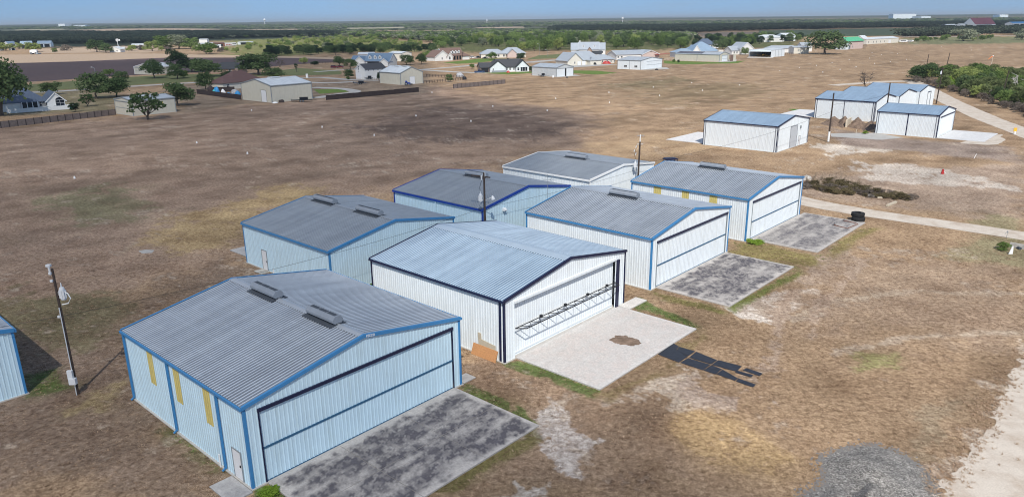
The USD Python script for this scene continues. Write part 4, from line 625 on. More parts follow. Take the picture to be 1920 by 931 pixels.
# ------------------------------------------------------------------ utility poles and cables
def pole(label, base, h, r=.16, lean=(0, 0), arm=None, kind=0, name='utility_pole'):
    b0 = np.array([base[0], base[1], 0]); t = thing(name, label, 'pole', b0)
    b = MB(); b.tube([(0, 0, -.1), (lean[0], lean[1], h)], [r, r * .72], 10); b.build(t, 'pole', 'wood_pole'); L_ = np.array([lean[0], lean[1], 0.]) / h
    at = lambda z, dx=0, dy=0: L_ * z + [dx, dy, z]
    def transformer(z, dx, dy=0):
        b = MB(); b.tube([at(z, dx, dy), at(z + .08, dx, dy), at(z + .85, dx, dy), at(z + 1., dx, dy)], [.17, .2, .2, .15], 12); q = b.build(t, 'transformer', 'porcelain')
        b = MB(); b.tube([at(z + 1., dx, dy), at(z + 1.35, dx, dy)], [.06, .04], 6); b.build(q, 'bushing', 'porcelain'); b = MB(); b.beam(at(z + .5, dx * .2, dy), at(z + .5, dx, dy), .1, .3); b.build(q, 'bracket', 'steel')
        b = MB()
        for k in range(8): a = k / 8 * 6.283; b.beam(at(z + .15, dx + .21 * math.cos(a), dy + .21 * math.sin(a)), at(z + .75, dx + .21 * math.cos(a), dy + .21 * math.sin(a)), .03, .1)
        b.build(q, 'cooling_fin', 'porcelain', kind='stuff')
    if kind == 1:   # near left pole with meter boxes
        b = MB(); b.tube([at(.0, .02, -.2), at(7.4, .02, -.15)], .035, 6); b.build(t, 'conduit', 'porcelain'); b = MB(); b.box(-.22, -.5, 1.05, .3, -.2, 1.55); b.box(-.28, -.42, 1.5, .12, -.2, 2.2); b.build(t, 'meter_box', 'porcelain')
        transformer(8.0, .42); b = MB(); b.tube([at(7.6, .2, 0), at(7.7, .7, 0), at(8.1, .95, 0), at(8.5, .8, 0), at(8.7, .45, 0)], .04, 6); b.build(t, 'cable_loop', 'trim_white'); b = MB(); b.tube([at(h - .5, -.14, -.12), at(h + .25, -.14, -.12)], [.05, .09], 8); b.box(*(at(h + .2, -.3, -.24)), *(at(h + .36, .02, 0.))); b.build(t, 'insulator', 'porcelain')
        b = MB()
        for z in (6.6, 9.5, 10.1): b.box(*(at(z, -.2, -.24)), *(at(z + .16, -.02, -.1)))
        b.build(t, 'clamp', 'porcelain')
    if kind == 2:   # crossarm with lamp, transformer
        b = MB(); b.beam(at(h - .45, -1.6, .8), at(h - .55, .75, -.3), .12, .14); b.build(t, 'crossarm', 'wood_pole'); transformer(h - 3.6, -.48); b = MB(); b.tube([at(h - .9, -.3), at(h - .35, -.3)], [.08, .12], 8); b.build(t, 'lightning_arrester', 'porcelain'); b = MB(); b.tube([at(h - .5, .1), at(h + .05, .1)], .07, 8); b.build(t, 'insulator', 'porcelain')
        b = MB(); b.tube([at(h - 3.4, .1), at(h - 3.2, .55), at(h - 3.1, .95)], .04, 6); q = b.build(t, 'lamp_arm', 'steel'); b = MB(); b.tube([at(h - 3.3, 1.05), at(h - 3.05, 1.0), at(h - 2.85, .95)], [.26, .2, .08], 10); b.build(q, 'lamp_head', 'porcelain'); b = MB(); b.tube([at(h - .9, -.3), at(h - 1.8, -.55), at(h - 2.3, -.5)], .025, 5); b.build(t, 'lead_wire', 'wire_black')
    if kind == 3:   # tall pin with thin head
        b = MB(); b.tube([at(h), at(h + 1.1)], .07, 6); b.build(t, 'pin', 'trim_white'); b = MB(); b.beam(at(h + .95, -.55), at(h + .95, .6), .08, .08); b.build(t, 'crossarm', 'steel'); transformer(h - 4.1, -.55)
        b = MB(); b.tube([at(h - .4, -.45), at(h - .4, .5)], .04, 5)
        for z, x in ((h - .6, -.5), (h - 1.2, -.75), (h - 1.7, -.5)): b.tube([at(z, x), at(z - .35, x - .1)], .06, 6)
        b.build(t, 'insulator', 'porcelain'); b = MB(); b.tube([at(h - .8, -.5), at(h - 2., -.7), at(h - 2.9, -.55)], .025, 5); b.build(t, 'lead_wire', 'wire_black')
    if kind == 4: transformer(h - 2.2, -.35); b = MB(); b.beam(at(h - .3, -.9), at(h - .3, .9), .1, .1); b.build(t, 'crossarm', 'wood_pole')
    if kind == 5: b = MB(); b.tube([at(.1, 0, -.02), at(2.4, 0, -.02)], r + .03, 10); b.build(t, 'white_guard', 'trim_white')
    return t
pA, pB, pC = np.array([-34.6, 52.4]), np.array([-3.27, 86.9]), np.array([19.67, 112.4])
pole('leaning dark pole with white transformer and meter boxes, left foreground', pA, 10.5, .125, (.0, 0), kind=1)
pole('crossarm pole with transformer and round lamp standing between the close hangars', pB, 10.5, .16, kind=2)
pole('pole with white pin top standing behind the farther close hangars', pC, 9.9, .17, (.15, 0), kind=3)
pole('pole with white guard round its foot right of the lone shed', (73.9, 170.5), 11.2, .2, kind=5)
pole('plain pole rising behind the roof of the shed by the pale slab', (96.6, 190.5), 11.6, .2)
pole('pole with white transformer beside the caliche road behind the triple gables', (139.9, 244.2), 11.7, .2, (.4, 0), kind=4)
pole('dark pole leaning in front of the thicket', (159.7, 242.3), 10.5, .2, (.9, 0))
pole('short bare pole behind the left end of the thicket', (223., 404.), 8., .22, (.4, 0)); pole('taller bare pole behind the thicket, right of the short one', (222., 384.), 9.5, .22, (.9, 0))
def cable(label, a, c, sag, r=.015, n=24, name='overhead_cable'):
    t = np.linspace(0, 1, n); p = np.array(a)[None] * (1 - t[:, None]) + np.array(c)[None] * t[:, None]; p[:, 2] -= sag * 4 * t * (1 - t); b = MB(); b.tube(p, r, 5); q = b.build('/World', name, 'wire_black'); tag(stage.GetPrimAtPath(q), label, 'cable')
cable('black cable from the left pole to the crossarm pole between the hangars', (*pA, 6.65), (*pB, 6.2), .75); cable('black cable from the crossarm pole to the pin-topped pole', (*pB, 6.2), (*pC, 5.6), .35); cable('black cable from the left pole out of the frame to the left', (*pA, 6.65), (-62., 45., 5.4), .4); cable('thin cable from the pin-topped pole to the white-footed pole', (*pC, 6.4), (73.9, 170.5, 7.), 1.0, .02); cable('thin cable between the white-footed pole and the pole behind the shed', (73.9, 170.5, 8.6), (96.6, 190.5, 8.8), .4, .02)
# TV aerial at the rear of the single-vent hangar
q3 = hg('H3'); a0 = lx(q3, q3[2], 4.3, q3[3] + .25, 5.9); t = thing('tv_aerial', 'thin TV aerial mast at the rear edge of the single-vent hangar', 'aerial', (a0[0], a0[1], 0)); b = MB(); b.tube([(0, 0, 5.2), (0, 0, 9.7)], .03, 6); b.build(t, 'mast', 'steel'); b = MB(); b.beam((-.7, .1, 9.05), (1.1, -.1, 8.95), .04, .04)
for x in (-.5, -.1, .3, .6): b.beam((x, -.4, 9.), (x, .4, 9.), .025, .025)
b.beam((.35, 0, 9.), (.75, .3, 9.5), .03, .03); b.beam((.35, 0, 9.), (.8, -.1, 8.5), .03, .03); b.build(t, 'antenna', 'steel')

# ------------------------------------------------------------------ vehicles
def wheel(t, x, y, r, w=.24):
    b = MB(); b.tube([(x, y - w / 2, r), (x, y + w / 2, r)], r, 14); g = b.build(t, 'wheel', 'tyre'); b = MB(); b.tube([(x, y - w / 2 - .012, r), (x, y + w / 2 + .012, r)], r * .55, 10); b.build(g, 'rim', 'steel')
def car(kind, label, cat, loc, rz, m):
    """Side profile along x drawn out across y, with a narrower glasshouse, glass, wheels and lamps."""
    t = thing('parked_' + kind, label, cat, loc, rz)
    if kind == 'pickup': low = [(-2.8, .42), (2.75, .42), (2.85, .62), (2.8, .98), (1.35, 1.12), (-2.8, 1.12)]; cab = [(1.35, 1.1), (.75, 1.78), (-.75, 1.82), (-1.0, 1.1)]
    elif kind == 'suv': low = [(-2.3, .38), (2.3, .38), (2.38, .6), (2.3, .95), (1.1, 1.08), (-2.3, 1.08)]; cab = [(1.1, 1.06), (.5, 1.72), (-1.9, 1.74), (-2.25, 1.06)]
    else: low = [(-2.2, .32), (2.2, .32), (2.28, .52), (2.15, .82), (1.0, .92), (-1.5, .95), (-2.2, .9)]; cab = [(1.0, .9), (.3, 1.4), (-.9, 1.42), (-1.6, .93)]
    b = MB(); b.prism(low, -.95, .95); body = b.build(t, 'body', m)
    b = MB(); cx = np.mean([q[0] for q in cab]); b.prism([(cx + (q[0] - cx) * .985, q[1]) for q in cab], -.8, .8); b.build(t, 'windows', 'glass_dark'); z1 = max(q[1] for q in cab); b = MB(); b.prism([(cab[1][0] - .02, z1 - .03), (cab[1][0] - .1, z1 + .04), (cab[2][0] + .1, z1 + .04), (cab[2][0] + .02, z1 - .03)], -.82, .82); b.build(t, 'roof', m)
    for x in (1.75, -1.75) if kind == 'pickup' else (1.45, -1.4):
        for y in (-.85, .85): wheel(t, x, y, .4 if kind != 'car' else .33)
    fx = max(q[0] for q in low)
    for y in (-.7, .7): b = MB(); b.box(fx - .1, y - .18, .68, fx + .02, y + .18, .86); b.build(t, 'headlight', 'porcelain'); b = MB(); b.box(min(q[0] for q in low) - .02, y - .14, .7, min(q[0] for q in low) + .05, y + .14, .95); b.build(t, 'tail_light', 'red')
    if kind == 'pickup': b = MB(); b.box(-2.7, -.8, 1.121, -1.1, .8, 1.135); b.build(t, 'truck_bed', 'dark_metal')
    return t
q4 = hg('H4'); g4 = lx(q4, q4[2], 12.5, 24.5)
t = thing('utility_vehicle', 'dark roofed utility vehicle parked behind the tyre hangar', 'vehicle', G(1256, 318), .25)
b = MB(); b.box(-1.3, -.75, 2.0, 1.3, .75, 2.12); b.prism([(-1.3, 2.12), (1.3, 2.12), (1.0, 2.3), (-1.0, 2.3)], -.7, .7); b.build(t, 'roof', 'trim_navy'); b = MB(); b.prism([(-1.6, .4), (1.6, .4), (1.7, .9), (1.1, 1.1), (-1.6, 1.15)], -.75, .75); b.build(t, 'body', 'car_black')
for x in (-1.2, -.3, .5, 1.2):
    for y in (-.7, .7): b = MB(); b.beam((x, y, 1.0), (x * .98, y, 2.05), .09, .09); b.build(t, 'roof_post', 'dark_metal')
b = MB(); b.box(-1.1, -.6, 1.1, 1.05, .6, 1.75); b.build(t, 'windscreen', 'glass_dark')
for x in (-1.05, 1.05):
    for y in (-.7, .7): wheel(t, x, y, .38)
car('pickup', 'dark blue pickup truck parked on the drive of the grey-roofed white house', 'pickup', G(899, 137), .1, 'car_blue')
car('suv', 'dark red car parked beyond the blue-grey house, left of its neighbour', 'car', G(627, 128), .2, 'car_red'); car('car', 'dark red car behind the other red one by the blue-grey house', 'car', G(638, 127), .2, 'car_red')
car('suv', 'white vehicle parked right of the brown-roofed house', 'car', G(887, 109.5), .2, 'car_white'); car('car', 'black car parked right of the white vehicle', 'car', G(897, 109), .4, 'car_black'); car('car', 'black car parked before the long steel-roofed house', 'car', G(910, 110.5), .1, 'car_black')

# ------------------------------------------------------------------ trees and shrubs
def leaves(rng, centers, radii, n, size, squash=.8):
    """Leaf sprays: small quads scattered through the shells of the clumps."""
    w = radii ** 2; k = rng.choice(len(centers), n, p=w / w.sum()); d = rng.normal(size=(n, 3)); d /= np.linalg.norm(d, axis=1)[:, None]; d[:, 2] = np.where(d[:, 2] < -.4, -d[:, 2], d[:, 2])
    p = centers[k] + d * (radii[k] * rng.uniform(.55, 1.08, n))[:, None] * [1, 1, squash]
    nn = d + rng.normal(size=(n, 3)) * .75; nn /= np.linalg.norm(nn, axis=1)[:, None]; a = np.cross(nn, rng.normal(size=(n, 3))); a /= np.linalg.norm(a, axis=1)[:, None]; c = np.cross(nn, a)
    s = size * rng.uniform(.6, 1.35, n)[:, None]; e = s * rng.uniform(.55, .9, n)[:, None]
    v = np.stack([p - a * s, p - c * e * .8, p + a * s, p + c * e], 1).reshape(-1, 3); i = np.arange(n) * 4
    return v, np.stack([i, i + 1, i + 2, i + 3], 1)
PR = {}
leafmat('leaf_thicket', (.105, .135, .055), (.25, .29, .13)); leafmat('grass_brown', (.10, .06, .04), (.27, .175, .115), .1); leafmat('leaf_weed', (.12, .10, .055), (.27, .225, .13))
def proto(key, name, h, w, leaf, n, size, nclump, low=.3, seed=1, bare=False, trunk_m='bark', dome=1., crad=(.16, .28), stems=1, trunk=True):
    """A tree h tall and w wide as a class: tapered trunk with limbs, crown of leaf clumps."""
    rng = np.random.default_rng(seed); t = thing('class_' + key, cls=True); zc = h * (low + (1 - low) * .45); cs, rs = [], []
    for k in range(nclump):
        for _ in range(20):
            u = rng.uniform(.06, .86) ** (1 / dome); a = rng.uniform(0, 6.283); rad = w * .40 * math.sqrt(max(0, 1 - (max(u - .18, 0) / .86) ** 2)) * rng.uniform(.25, 1.) ** .5
            c = np.array([rad * math.cos(a), rad * math.sin(a), h * (low + (1 - low) * u)])
            if all(np.linalg.norm((c - q) * [1, 1, w / h]) > w * .10 for q in cs): break
        cs.append(c); rs.append(w * rng.uniform(*crad))
    cs, rs = np.array(cs), np.array(rs); b = MB()
    if trunk:
        for sk in range(stems):
            o = rng.normal(size=2) * (.03 * w if stems > 1 else 0); fork = np.array([o[0] * 2.5 + rng.normal() * .03 * h, o[1] * 2.5 + rng.normal() * .03 * h, h * max(low * .9, .18)]); r0 = .028 * h + .03; b.tube([(o[0], o[1], -.1), (o[0] * 1.5, o[1] * 1.5, fork[2] * .5), fork], [r0 * 1.25, r0, r0 * .8], 7)
            for c in cs[rng.permutation(len(cs))[:(9 if bare else 6)]]: mdl = fork * .5 + c * .5 + [0, 0, -.04 * h]; b.tube([fork, mdl, c], [r0 * .55, r0 * .32, r0 * .1], 5)
        if bare:
            for c in cs:
                for _ in range(7): e = c + rng.normal(size=3) * w * .14; mdl = c * .5 + e * .5 + rng.normal(size=3) * .03 * w; b.tube([c, mdl, e], [.022 * h * .5, .013 * h * .5, .004 * h], 4, False)
        b.build(t, 'trunk', trunk_m)
    if n: v, f = leaves(rng, cs, rs, n, size); b = MB(); b.add(v, f); b.build(t, 'crown', leaf)
    PR[key] = (t, h, w)
for s in range(3): proto(f'oak_{"abc"[s]}', 'oak', 8., 9., 'leaf_oak', 2600, .30, 22, .24, 10 + s); proto(f'mid_{"abc"[s]}', 'tree', 8., 9., 'leaf_mid', 2200, .33, 20, .16, 20 + s); proto(f'mesquite_{"abc"[s]}', 'mesquite', 5.5, 7.5, 'leaf_mesq', 1700, .28, 18, .18, 30 + s, stems=2, crad=(.13, .24)); proto(f'dark_{"abc"[s]}', 'tree', 8., 8.5, 'leaf_dark', 2400, .32, 20, .12, 40 + s); proto(f'pale_{"abc"[s]}', 'tree', 7., 8., 'leaf_pale', 1700, .3, 17, .15, 50 + s); proto(f'shrub_{"abc"[s]}', 'shrub', 2.6, 3.6, 'leaf_mid', 1000, .19, 12, .02, 60 + s, stems=3); proto(f'greyshrub_{"abc"[s]}', 'shrub', 2.2, 4., 'leaf_grey', 1100, .15, 13, .0, 70 + s, stems=3, trunk_m='bark_grey'); proto(f'brightshrub_{"abc"[s]}', 'shrub', 2.8, 3.6, 'leaf_bright', 1100, .18, 12, .0, 80 + s, stems=3)
proto('weed', 'weed', 2.2, 4., 'leaf_weed', 1100, .15, 13, .0, 99, stems=3, trunk_m='bark_weed'); proto('sparse', 'tree', 8.5, 10., 'leaf_oak', 1150, .34, 26, .2, 91, crad=(.07, .14), stems=2); proto('pecan', 'tree', 9., 7.5, 'leaf_dark', 2400, .3, 20, .15, 92, dome=1.3); proto('cypress', 'tree', 4., 1.6, 'leaf_dark', 700, .14, 12, .2, 93, dome=2.2, crad=(.2, .34)); proto('bare', 'bare tree', 6., 5.5, None, 0, 0, 14, .2, 94, bare=True); proto('deadwood', 'dead limbs', 5.5, 5., None, 0, 0, 5, .2, 95, bare=True, trunk_m='bark_pale'); proto('thicket_tree', 'tree', 6.5, 8., 'leaf_thicket', 2200, .24, 24, .08, 96, crad=(.10, .2), stems=3); proto('thicket_dark', 'tree', 6.5, 8., 'leaf_oak', 2200, .25, 24, .08, 97, crad=(.10, .2), stems=3); proto('twigs', 'twigs', 1.8, 1.6, 'leaf_grey', 60, .05, 8, .05, 98, bare=True, stems=2, trunk_m='bark_weed')
def mpp(px, py): g = G(px, py); return np.linalg.norm(g - [0, 0, H]) / F
def tree(key, name, label, cat, px, py, wpx=None, hpx=None, w=None, h=None, group=None, rz=None, loc=None):
    src, h0, w0 = PR[key]; g = G(px, py) if loc is None else np.asarray(loc); m = np.linalg.norm(g - [0, 0, H]) / F; w = w or wpx * m; h = h or hpx * m * .9
    return copy(src, name, label, cat, (g[0], g[1], 0), R.uniform(0, 6.28) if rz is None else rz, (w / w0, w / w0, h / h0), group)
for row_ in [
 ('oak_a', 'oak_tree', 'large dark tree cut by the left edge before the slate-roofed house', 4, 217, 82, 86), ('oak_b', 'oak_tree', 'round tree showing above the left end of the slate roof', 35, 165, 30, 22), ('oak_c', 'oak_tree', 'low round tree behind the right end of the slate roof', 98, 178, 31, 21), ('oak_b', 'oak_tree', 'biggest round oak between the slate-roofed house and the pale left shed', 181, 185, 52, 43), ('oak_a', 'oak_tree', 'round oak touching the right side of the biggest oak', 219, 182, 42, 32), ('oak_c', 'oak_tree', 'small oak on the lawn beyond the pair of round oaks', 229, 154, 26, 18), ('mid_a', 'shrub', 'low bush on the lawn edge by the ploughed field', 206, 142, 19, 12), ('sparse', 'young_tree', 'young thin tree alone in front of the biggest round oak', 164, 200, 27, 24), ('dark_a', 'bush', 'round dark bush at the right end of the white deck', 141, 210, 17, 16), ('sparse', 'sparse_tree', 'sparse leafy tree standing in front of the pale left shed', 279, 224, 66, 53), ('oak_c', 'oak_tree', 'round oak at the right rear corner of the pale left shed', 333, 199, 52, 41), ('oak_a', 'oak_tree', 'oak in front of the far tan shed beside the ploughed field', 290, 147, 38, 31), ('pecan', 'pecan_tree', 'tall pointed tree at the right end of the far tan shed', 335, 136, 36, 39), ('oak_b', 'oak_tree', 'round oak at the foot of the tall pointed tree', 333, 148, 31, 26), ('oak_c', 'oak_tree', 'oak between the tall pointed tree and the widest oak', 360, 135, 29, 22), ('mid_b', 'bush', 'small green bush on the lawn below the tall pointed tree', 345, 146, 15, 13), ('oak_a', 'oak_tree', 'wide oak at the left end of the dark hipped roof', 388, 144, 50, 31), ('oak_b', 'oak_tree', 'small oak on a bare trunk beside the dark board fence', 386, 168, 28, 31), ('dark_b', 'oak_tree', 'round dark oak between the hipped roof and the maroon roof', 431, 155, 32, 21), ('oak_c', 'oak_tree', 'great dark oak behind the maroon roof', 485, 140, 68, 38), ('oak_b', 'oak_tree', 'oak just above the white roof of the big tan shed', 512, 148, 38, 20), ('bare', 'bare_tree', 'bare tree at the edge of the ploughed field', 525, 126, 20, 15), ('mesquite_a', 'small_tree', 'small grey-green tree in the dry field right of the bare tree', 570, 120, 15, 12), ('dark_c', 'bush', 'small dark round bush in the dry field', 590, 122, 14, 8), ('cypress', 'cypress', 'small pointed cypress by the concrete street', 556, 135, 7, 15), ('oak_a', 'oak_tree', 'round oak left of the blue-grey house', 637, 124, 22, 18), ('oak_c', 'oak_tree', 'oak in front of the left wing of the blue-grey house', 657, 129, 24, 18), ('oak_b', 'oak_tree', 'round oak left of the tall garage gable', 653, 147, 19, 17), ('shrub_a', 'bush', 'small bush under the round oak left of the garage', 653, 149, 8, 5), ('oak_c', 'oak_tree', 'dark round oak in front of the cream metal hall', 762, 122, 26, 19), ('oak_a', 'oak_tree', 'oak on a clean trunk right of the cream metal hall', 791, 121, 21, 20), ('mid_c', 'tree', 'tree behind the oak right of the cream metal hall', 800, 112, 18, 17), ('dark_a', 'slim_tree', 'slim dark tree at the back corner of the two-vent tan shed', 711, 151, 9, 16), ('oak_b', 'small_tree', 'small flat-topped tree beside the rail fence', 842, 154, 14, 15), ('mid_a', 'small_tree', 'small autumn tree in the dry lot left of the pickup', 885, 129, 10, 10), ('mid_c', 'tree', 'tree in front of the long steel-roofed house', 922, 112, 19, 15), ('dark_c', 'tree', 'dark tree at the garage end of the long steel-roofed house', 976, 112, 17, 14), ('dark_b', 'bush', 'bush at the right end of the grey-roofed white house', 996, 135, 8, 11), ('oak_b', 'live_oak', 'huge spreading live oak right of the small white shed', 1546, 102, 66, 40), ('mid_b', 'tree', 'round tree in front of the white gabled house by the open hangar', 1397, 103, 15, 13), ('shrub_b', 'bush', 'dark shrub on the green strip before the long tan hangar', 1262, 116, 7, 5), ('dark_b', 'bush', 'dark upright shrub beside the low dark one on the green strip', 1272, 118, 4.5, 6), ('shrub_c', 'bush', 'low bush at the left gable of the grey-roofed long house', 1068, 121, 7, 6), ('bare', 'bare_tree', 'bare tree behind the triple gable roof', 1622, 164, 26, 30), ('oak_a', 'tree', 'left tree of the dark pair by the far white farmhouse', 182, 98, 30, 20), ('oak_b', 'tree', 'right tree of the dark pair by the far white farmhouse', 199, 99, 22, 15), ('mesquite_b', 'mesquite_tree', 'round mesquite at the left edge of the far fallow field', 62, 98, 24, 15), ('mesquite_c', 'mesquite_tree', 'small mesquite in front of the blue-roofed far barn', 36, 92, 12, 10), ('mesquite_a', 'mesquite_tree', 'wide mesquite at the far left edge', 12, 95, 24, 12), ('shrub_a', 'bush', 'dark bush by the far farm machine', 103, 98, 9, 6), ('greyshrub_a', 'bush', 'olive bush in the far fallow field', 125, 95, 18, 9), ('mesquite_b', 'mesquite_tree', 'olive tree at the right side of the far open sheds', 248, 96, 15, 10), ('mid_a', 'tree', 'left of the three big trees in the far green belt', 312, 92, 36, 25), ('pale_a', 'tree', 'middle pale-topped tree of the three big ones in the far green belt', 336, 92, 40, 26), ('mid_b', 'tree', 'right of the three big trees in the far green belt', 358, 92, 28, 19), ('mesquite_c', 'mesquite_tree', 'grey mesquite left of the three big far trees', 286, 96, 21, 18), ('mid_c', 'tree', 'spreading tree in front of the far trailer homes', 387, 102, 36, 21), ('pale_b', 'tree', 'big grey-green tree on the ridge at far right', 1806, 77, 42, 20), ('pale_c', 'tree', 'grey-green tree at the right frame edge on the ridge', 1916, 75, 24, 16)]:
    tree(row_[0], row_[1], row_[2], row_[1].replace('_', ' ').replace('oak tree', 'tree').replace('live oak', 'tree'), *row_[3:7])
def scatter(px, n, rng, mind=3.):
    P = Polygon(gxy(px)).buffer(0); x0, y0, x1, y1 = P.bounds; out = []
    for _ in range(n * 40):
        q = (rng.uniform(x0, x1), rng.uniform(y0, y1))
        if P.contains(shapely.Point(q)) and all((q[0] - a) ** 2 + (q[1] - c) ** 2 > mind * mind for a, c in out): out.append(q)
        if len(out) >= n: break
    return out
RT_ = np.random.default_rng(5)
def belt(px, n, keys, name, label, cat, group, hr, wr, mind):
    for q in scatter(px, n, RT_, mind):
        h = RT_.uniform(*hr); key = keys[RT_.integers(len(keys))]; ad = KIND.get(key.split('_')[0] if not key.startswith('thicket') else key, ''); tree(key, name, (ad + ' ' + label).strip(), cat, 0, 0, w=h * RT_.uniform(*wr), h=h, loc=(q[0], q[1], 0), group=(ad + ' ' + group).strip())
KIND = {'oak': 'dark round', 'mid': 'fresh green', 'pale': 'pale grey-green', 'mesquite': 'feathery yellowish', 'dark': 'blackish green', 'thicket_tree': 'loose many-stemmed', 'thicket_dark': 'dark many-stemmed', 'shrub': 'leafy'}
ABC = lambda k: [f'{k}_{c}' for c in 'abc']
belt([(820, 92), (905, 90), (990, 98), (1075, 94), (1075, 84), (1140, 84), (1150, 95), (1280, 92), (1285, 78), (1180, 73), (1000, 72), (830, 78)], 190, ABC('mid') + ABC('oak') + ['pale_a', 'mesquite_b', 'mid_b'], 'belt_tree', 'tree of the mixed wood behind the middle houses', 'tree', 'trees of the wood behind the middle houses', (7, 12), (.85, 1.25), 6)
belt([(480, 106), (560, 105), (700, 103), (815, 101), (815, 92), (640, 92), (520, 97)], 70, ABC('dark') + ABC('oak'), 'belt_tree', 'tree of the shaded hedge row behind the blue-grey house', 'tree', 'trees of the shaded hedge row', (5, 8), (1., 1.5), 5)
belt([(430, 92), (500, 80), (560, 71), (640, 68), (780, 80), (815, 92), (640, 93), (540, 98), (430, 99)], 170, ABC('mesquite') + ['pale_b', 'mid_a', 'mesquite_a'], 'mesquite_tree', 'tree of the sunny brush left of the middle houses', 'mesquite tree', 'trees of the sunny brush', (3., 5.5), (1.3, 2.), 6.5)
belt([(210, 99), (300, 96), (420, 102), (440, 96), (380, 90), (270, 90)], 22, ABC('mesquite') + ABC('greyshrub'), 'mesquite_tree', 'brush along the far edge of the fallow field', 'brush', 'brush along the fallow field', (2.5, 4.5), (1.4, 2.), 9)
belt([(1280, 92), (1330, 92), (1375, 94), (1420, 85), (1440, 80), (1500, 80), (1520, 88), (1500, 72), (1400, 72), (1290, 80)], 60, ABC('oak') + ABC('mid') + ABC('dark'), 'belt_tree', 'tree among the houses around the open hangar', 'tree', 'trees around the open hangar houses', (6, 10), (.95, 1.4), 7)
belt([(1715, 79), (1790, 77), (1880, 75), (1870, 72), (1760, 74)], 16, ABC('mid') + ABC('mesquite'), 'ridge_bush', 'bush of the low row along the far right ridge', 'bush', 'bushes along the far right ridge', (3, 6), (1.2, 1.8), 6)
for px, n, keys, nm, lb, ct, gp, hr, wr, md in [
  ([(1712, 148), (1740, 138), (1800, 140), (1860, 143), (1925, 150), (1960, 200), (1925, 210), (1880, 196), (1810, 180), (1760, 165)], 72, ['thicket_tree', 'thicket_tree', 'mid_a', 'mesquite_b', 'thicket_dark', 'thicket_tree', 'mesquite_c'], 'thicket_tree', 'tree of the dense thicket beside the caliche road', 'tree', 'trees of the roadside thicket', (4., 6.6), (1.05, 1.5), 3.2),
  ([(1712, 155), (1745, 158), (1800, 178), (1860, 196), (1925, 218), (1960, 235), (1960, 222), (1900, 203), (1800, 172), (1740, 153)], 34, ABC('greyshrub'), 'grey_shrub', 'leafless grey shrub along the road edge of the thicket', 'shrub', 'grey shrubs along the thicket edge', (1.4, 2.4), (1.3, 2.), 2.),
  ([(1765, 160), (1800, 166), (1850, 180), (1915, 200), (1920, 195), (1840, 170), (1775, 155)], 12, ABC('brightshrub'), 'bright_shrub', 'vivid yellow-green shrub in the front of the thicket', 'shrub', 'vivid green shrubs of the thicket', (2.2, 3.4), (1.2, 1.6), 4.),
  ([(1508, 345), (1560, 340), (1640, 358), (1712, 372), (1700, 376), (1620, 368), (1540, 360), (1505, 352)], 64, ['weed', 'weed', 'greyshrub_a'], 'weed_clump', 'weedy clump in the brush line right of the tyre hangar', 'weeds', 'weedy clumps of the brush line', (.4, .85), (2.2, 3.6), .95),
  ([(1505, 336), (1560, 334), (1620, 345), (1610, 350), (1520, 346)], 26, ['twigs'], 'dry_weed', 'tall dry weed at the back of the brush line', 'weed', 'tall dry weeds of the brush line', (.8, 1.5), (.8, 1.3), 1.1)]: belt(px, n, keys, nm, lb, ct, gp, hr, wr, md)
tree('oak_c', 'thicket_tree', 'separate round tree at the left tip of the thicket', 'tree', 1735, 152, 46, 28); tree('deadwood', 'dead_tree', 'white dead limbs sticking out of the thicket at the right edge', 'dead tree', 1908, 180, 30, 45); tree('deadwood', 'dead_tree', 'white bare stem in the front of the thicket', 'dead tree', 1856, 186, 9, 22)
tree('brightshrub_a', 'bush', 'green clump at the door corner of the tyre hangar', 'bush', 1414, 454, 32, 6); tree('brightshrub_b', 'bush', 'yellow-green weeds at the corner of the shed by the pale slab', 'bush', 1623, 251, 10, 6); tree('brightshrub_c', 'bush', 'leafy green weeds at the slab corner of the nearest hangar', 'bush', 508, 925, 40, 9); tree('shrub_c', 'bush', 'green reeds in the ditch at the right edge', 'reeds', 1882, 468, 20, 12); tree('brightshrub_b', 'bush', 'green clump at the rear corner of the two-vent hangar', 'bush', 700, 538, 14, 8)
# far woods: too many to count
def stuff_instancer(name, label, src_keys, pts, hs, ws, kind='stuff'):
    pi = UsdGeom.PointInstancer.Define(stage, num('/World', name)); p = str(pi.GetPath()); rel = []
    for k, key in enumerate(src_keys):
        x = UsdGeom.Xform.Define(stage, f'{p}/kind_{k:03d}'); x.GetPrim().GetReferences().AddInternalReference(key); rel.append(x.GetPath())
    n = len(pts); pi.CreatePrototypesRel().SetTargets(rel); pi.CreateProtoIndicesAttr(Vt.IntArray([int(i) for i in R.integers(0, len(src_keys), n)])); pi.CreatePositionsAttr(Vt.Vec3fArray.FromNumpy(np.asarray(pts, np.float32)))
    a = R.uniform(0, math.pi, n); pi.CreateOrientationsAttr(Vt.QuathArray([Gf.Quath(float(math.cos(t)), 0, 0, float(math.sin(t))) for t in a])); pi.CreateScalesAttr(Vt.Vec3fArray.FromNumpy(np.stack([ws, ws, hs], 1).astype(np.float32))); tag(pi.GetPrim(), label, None, None, kind); return p
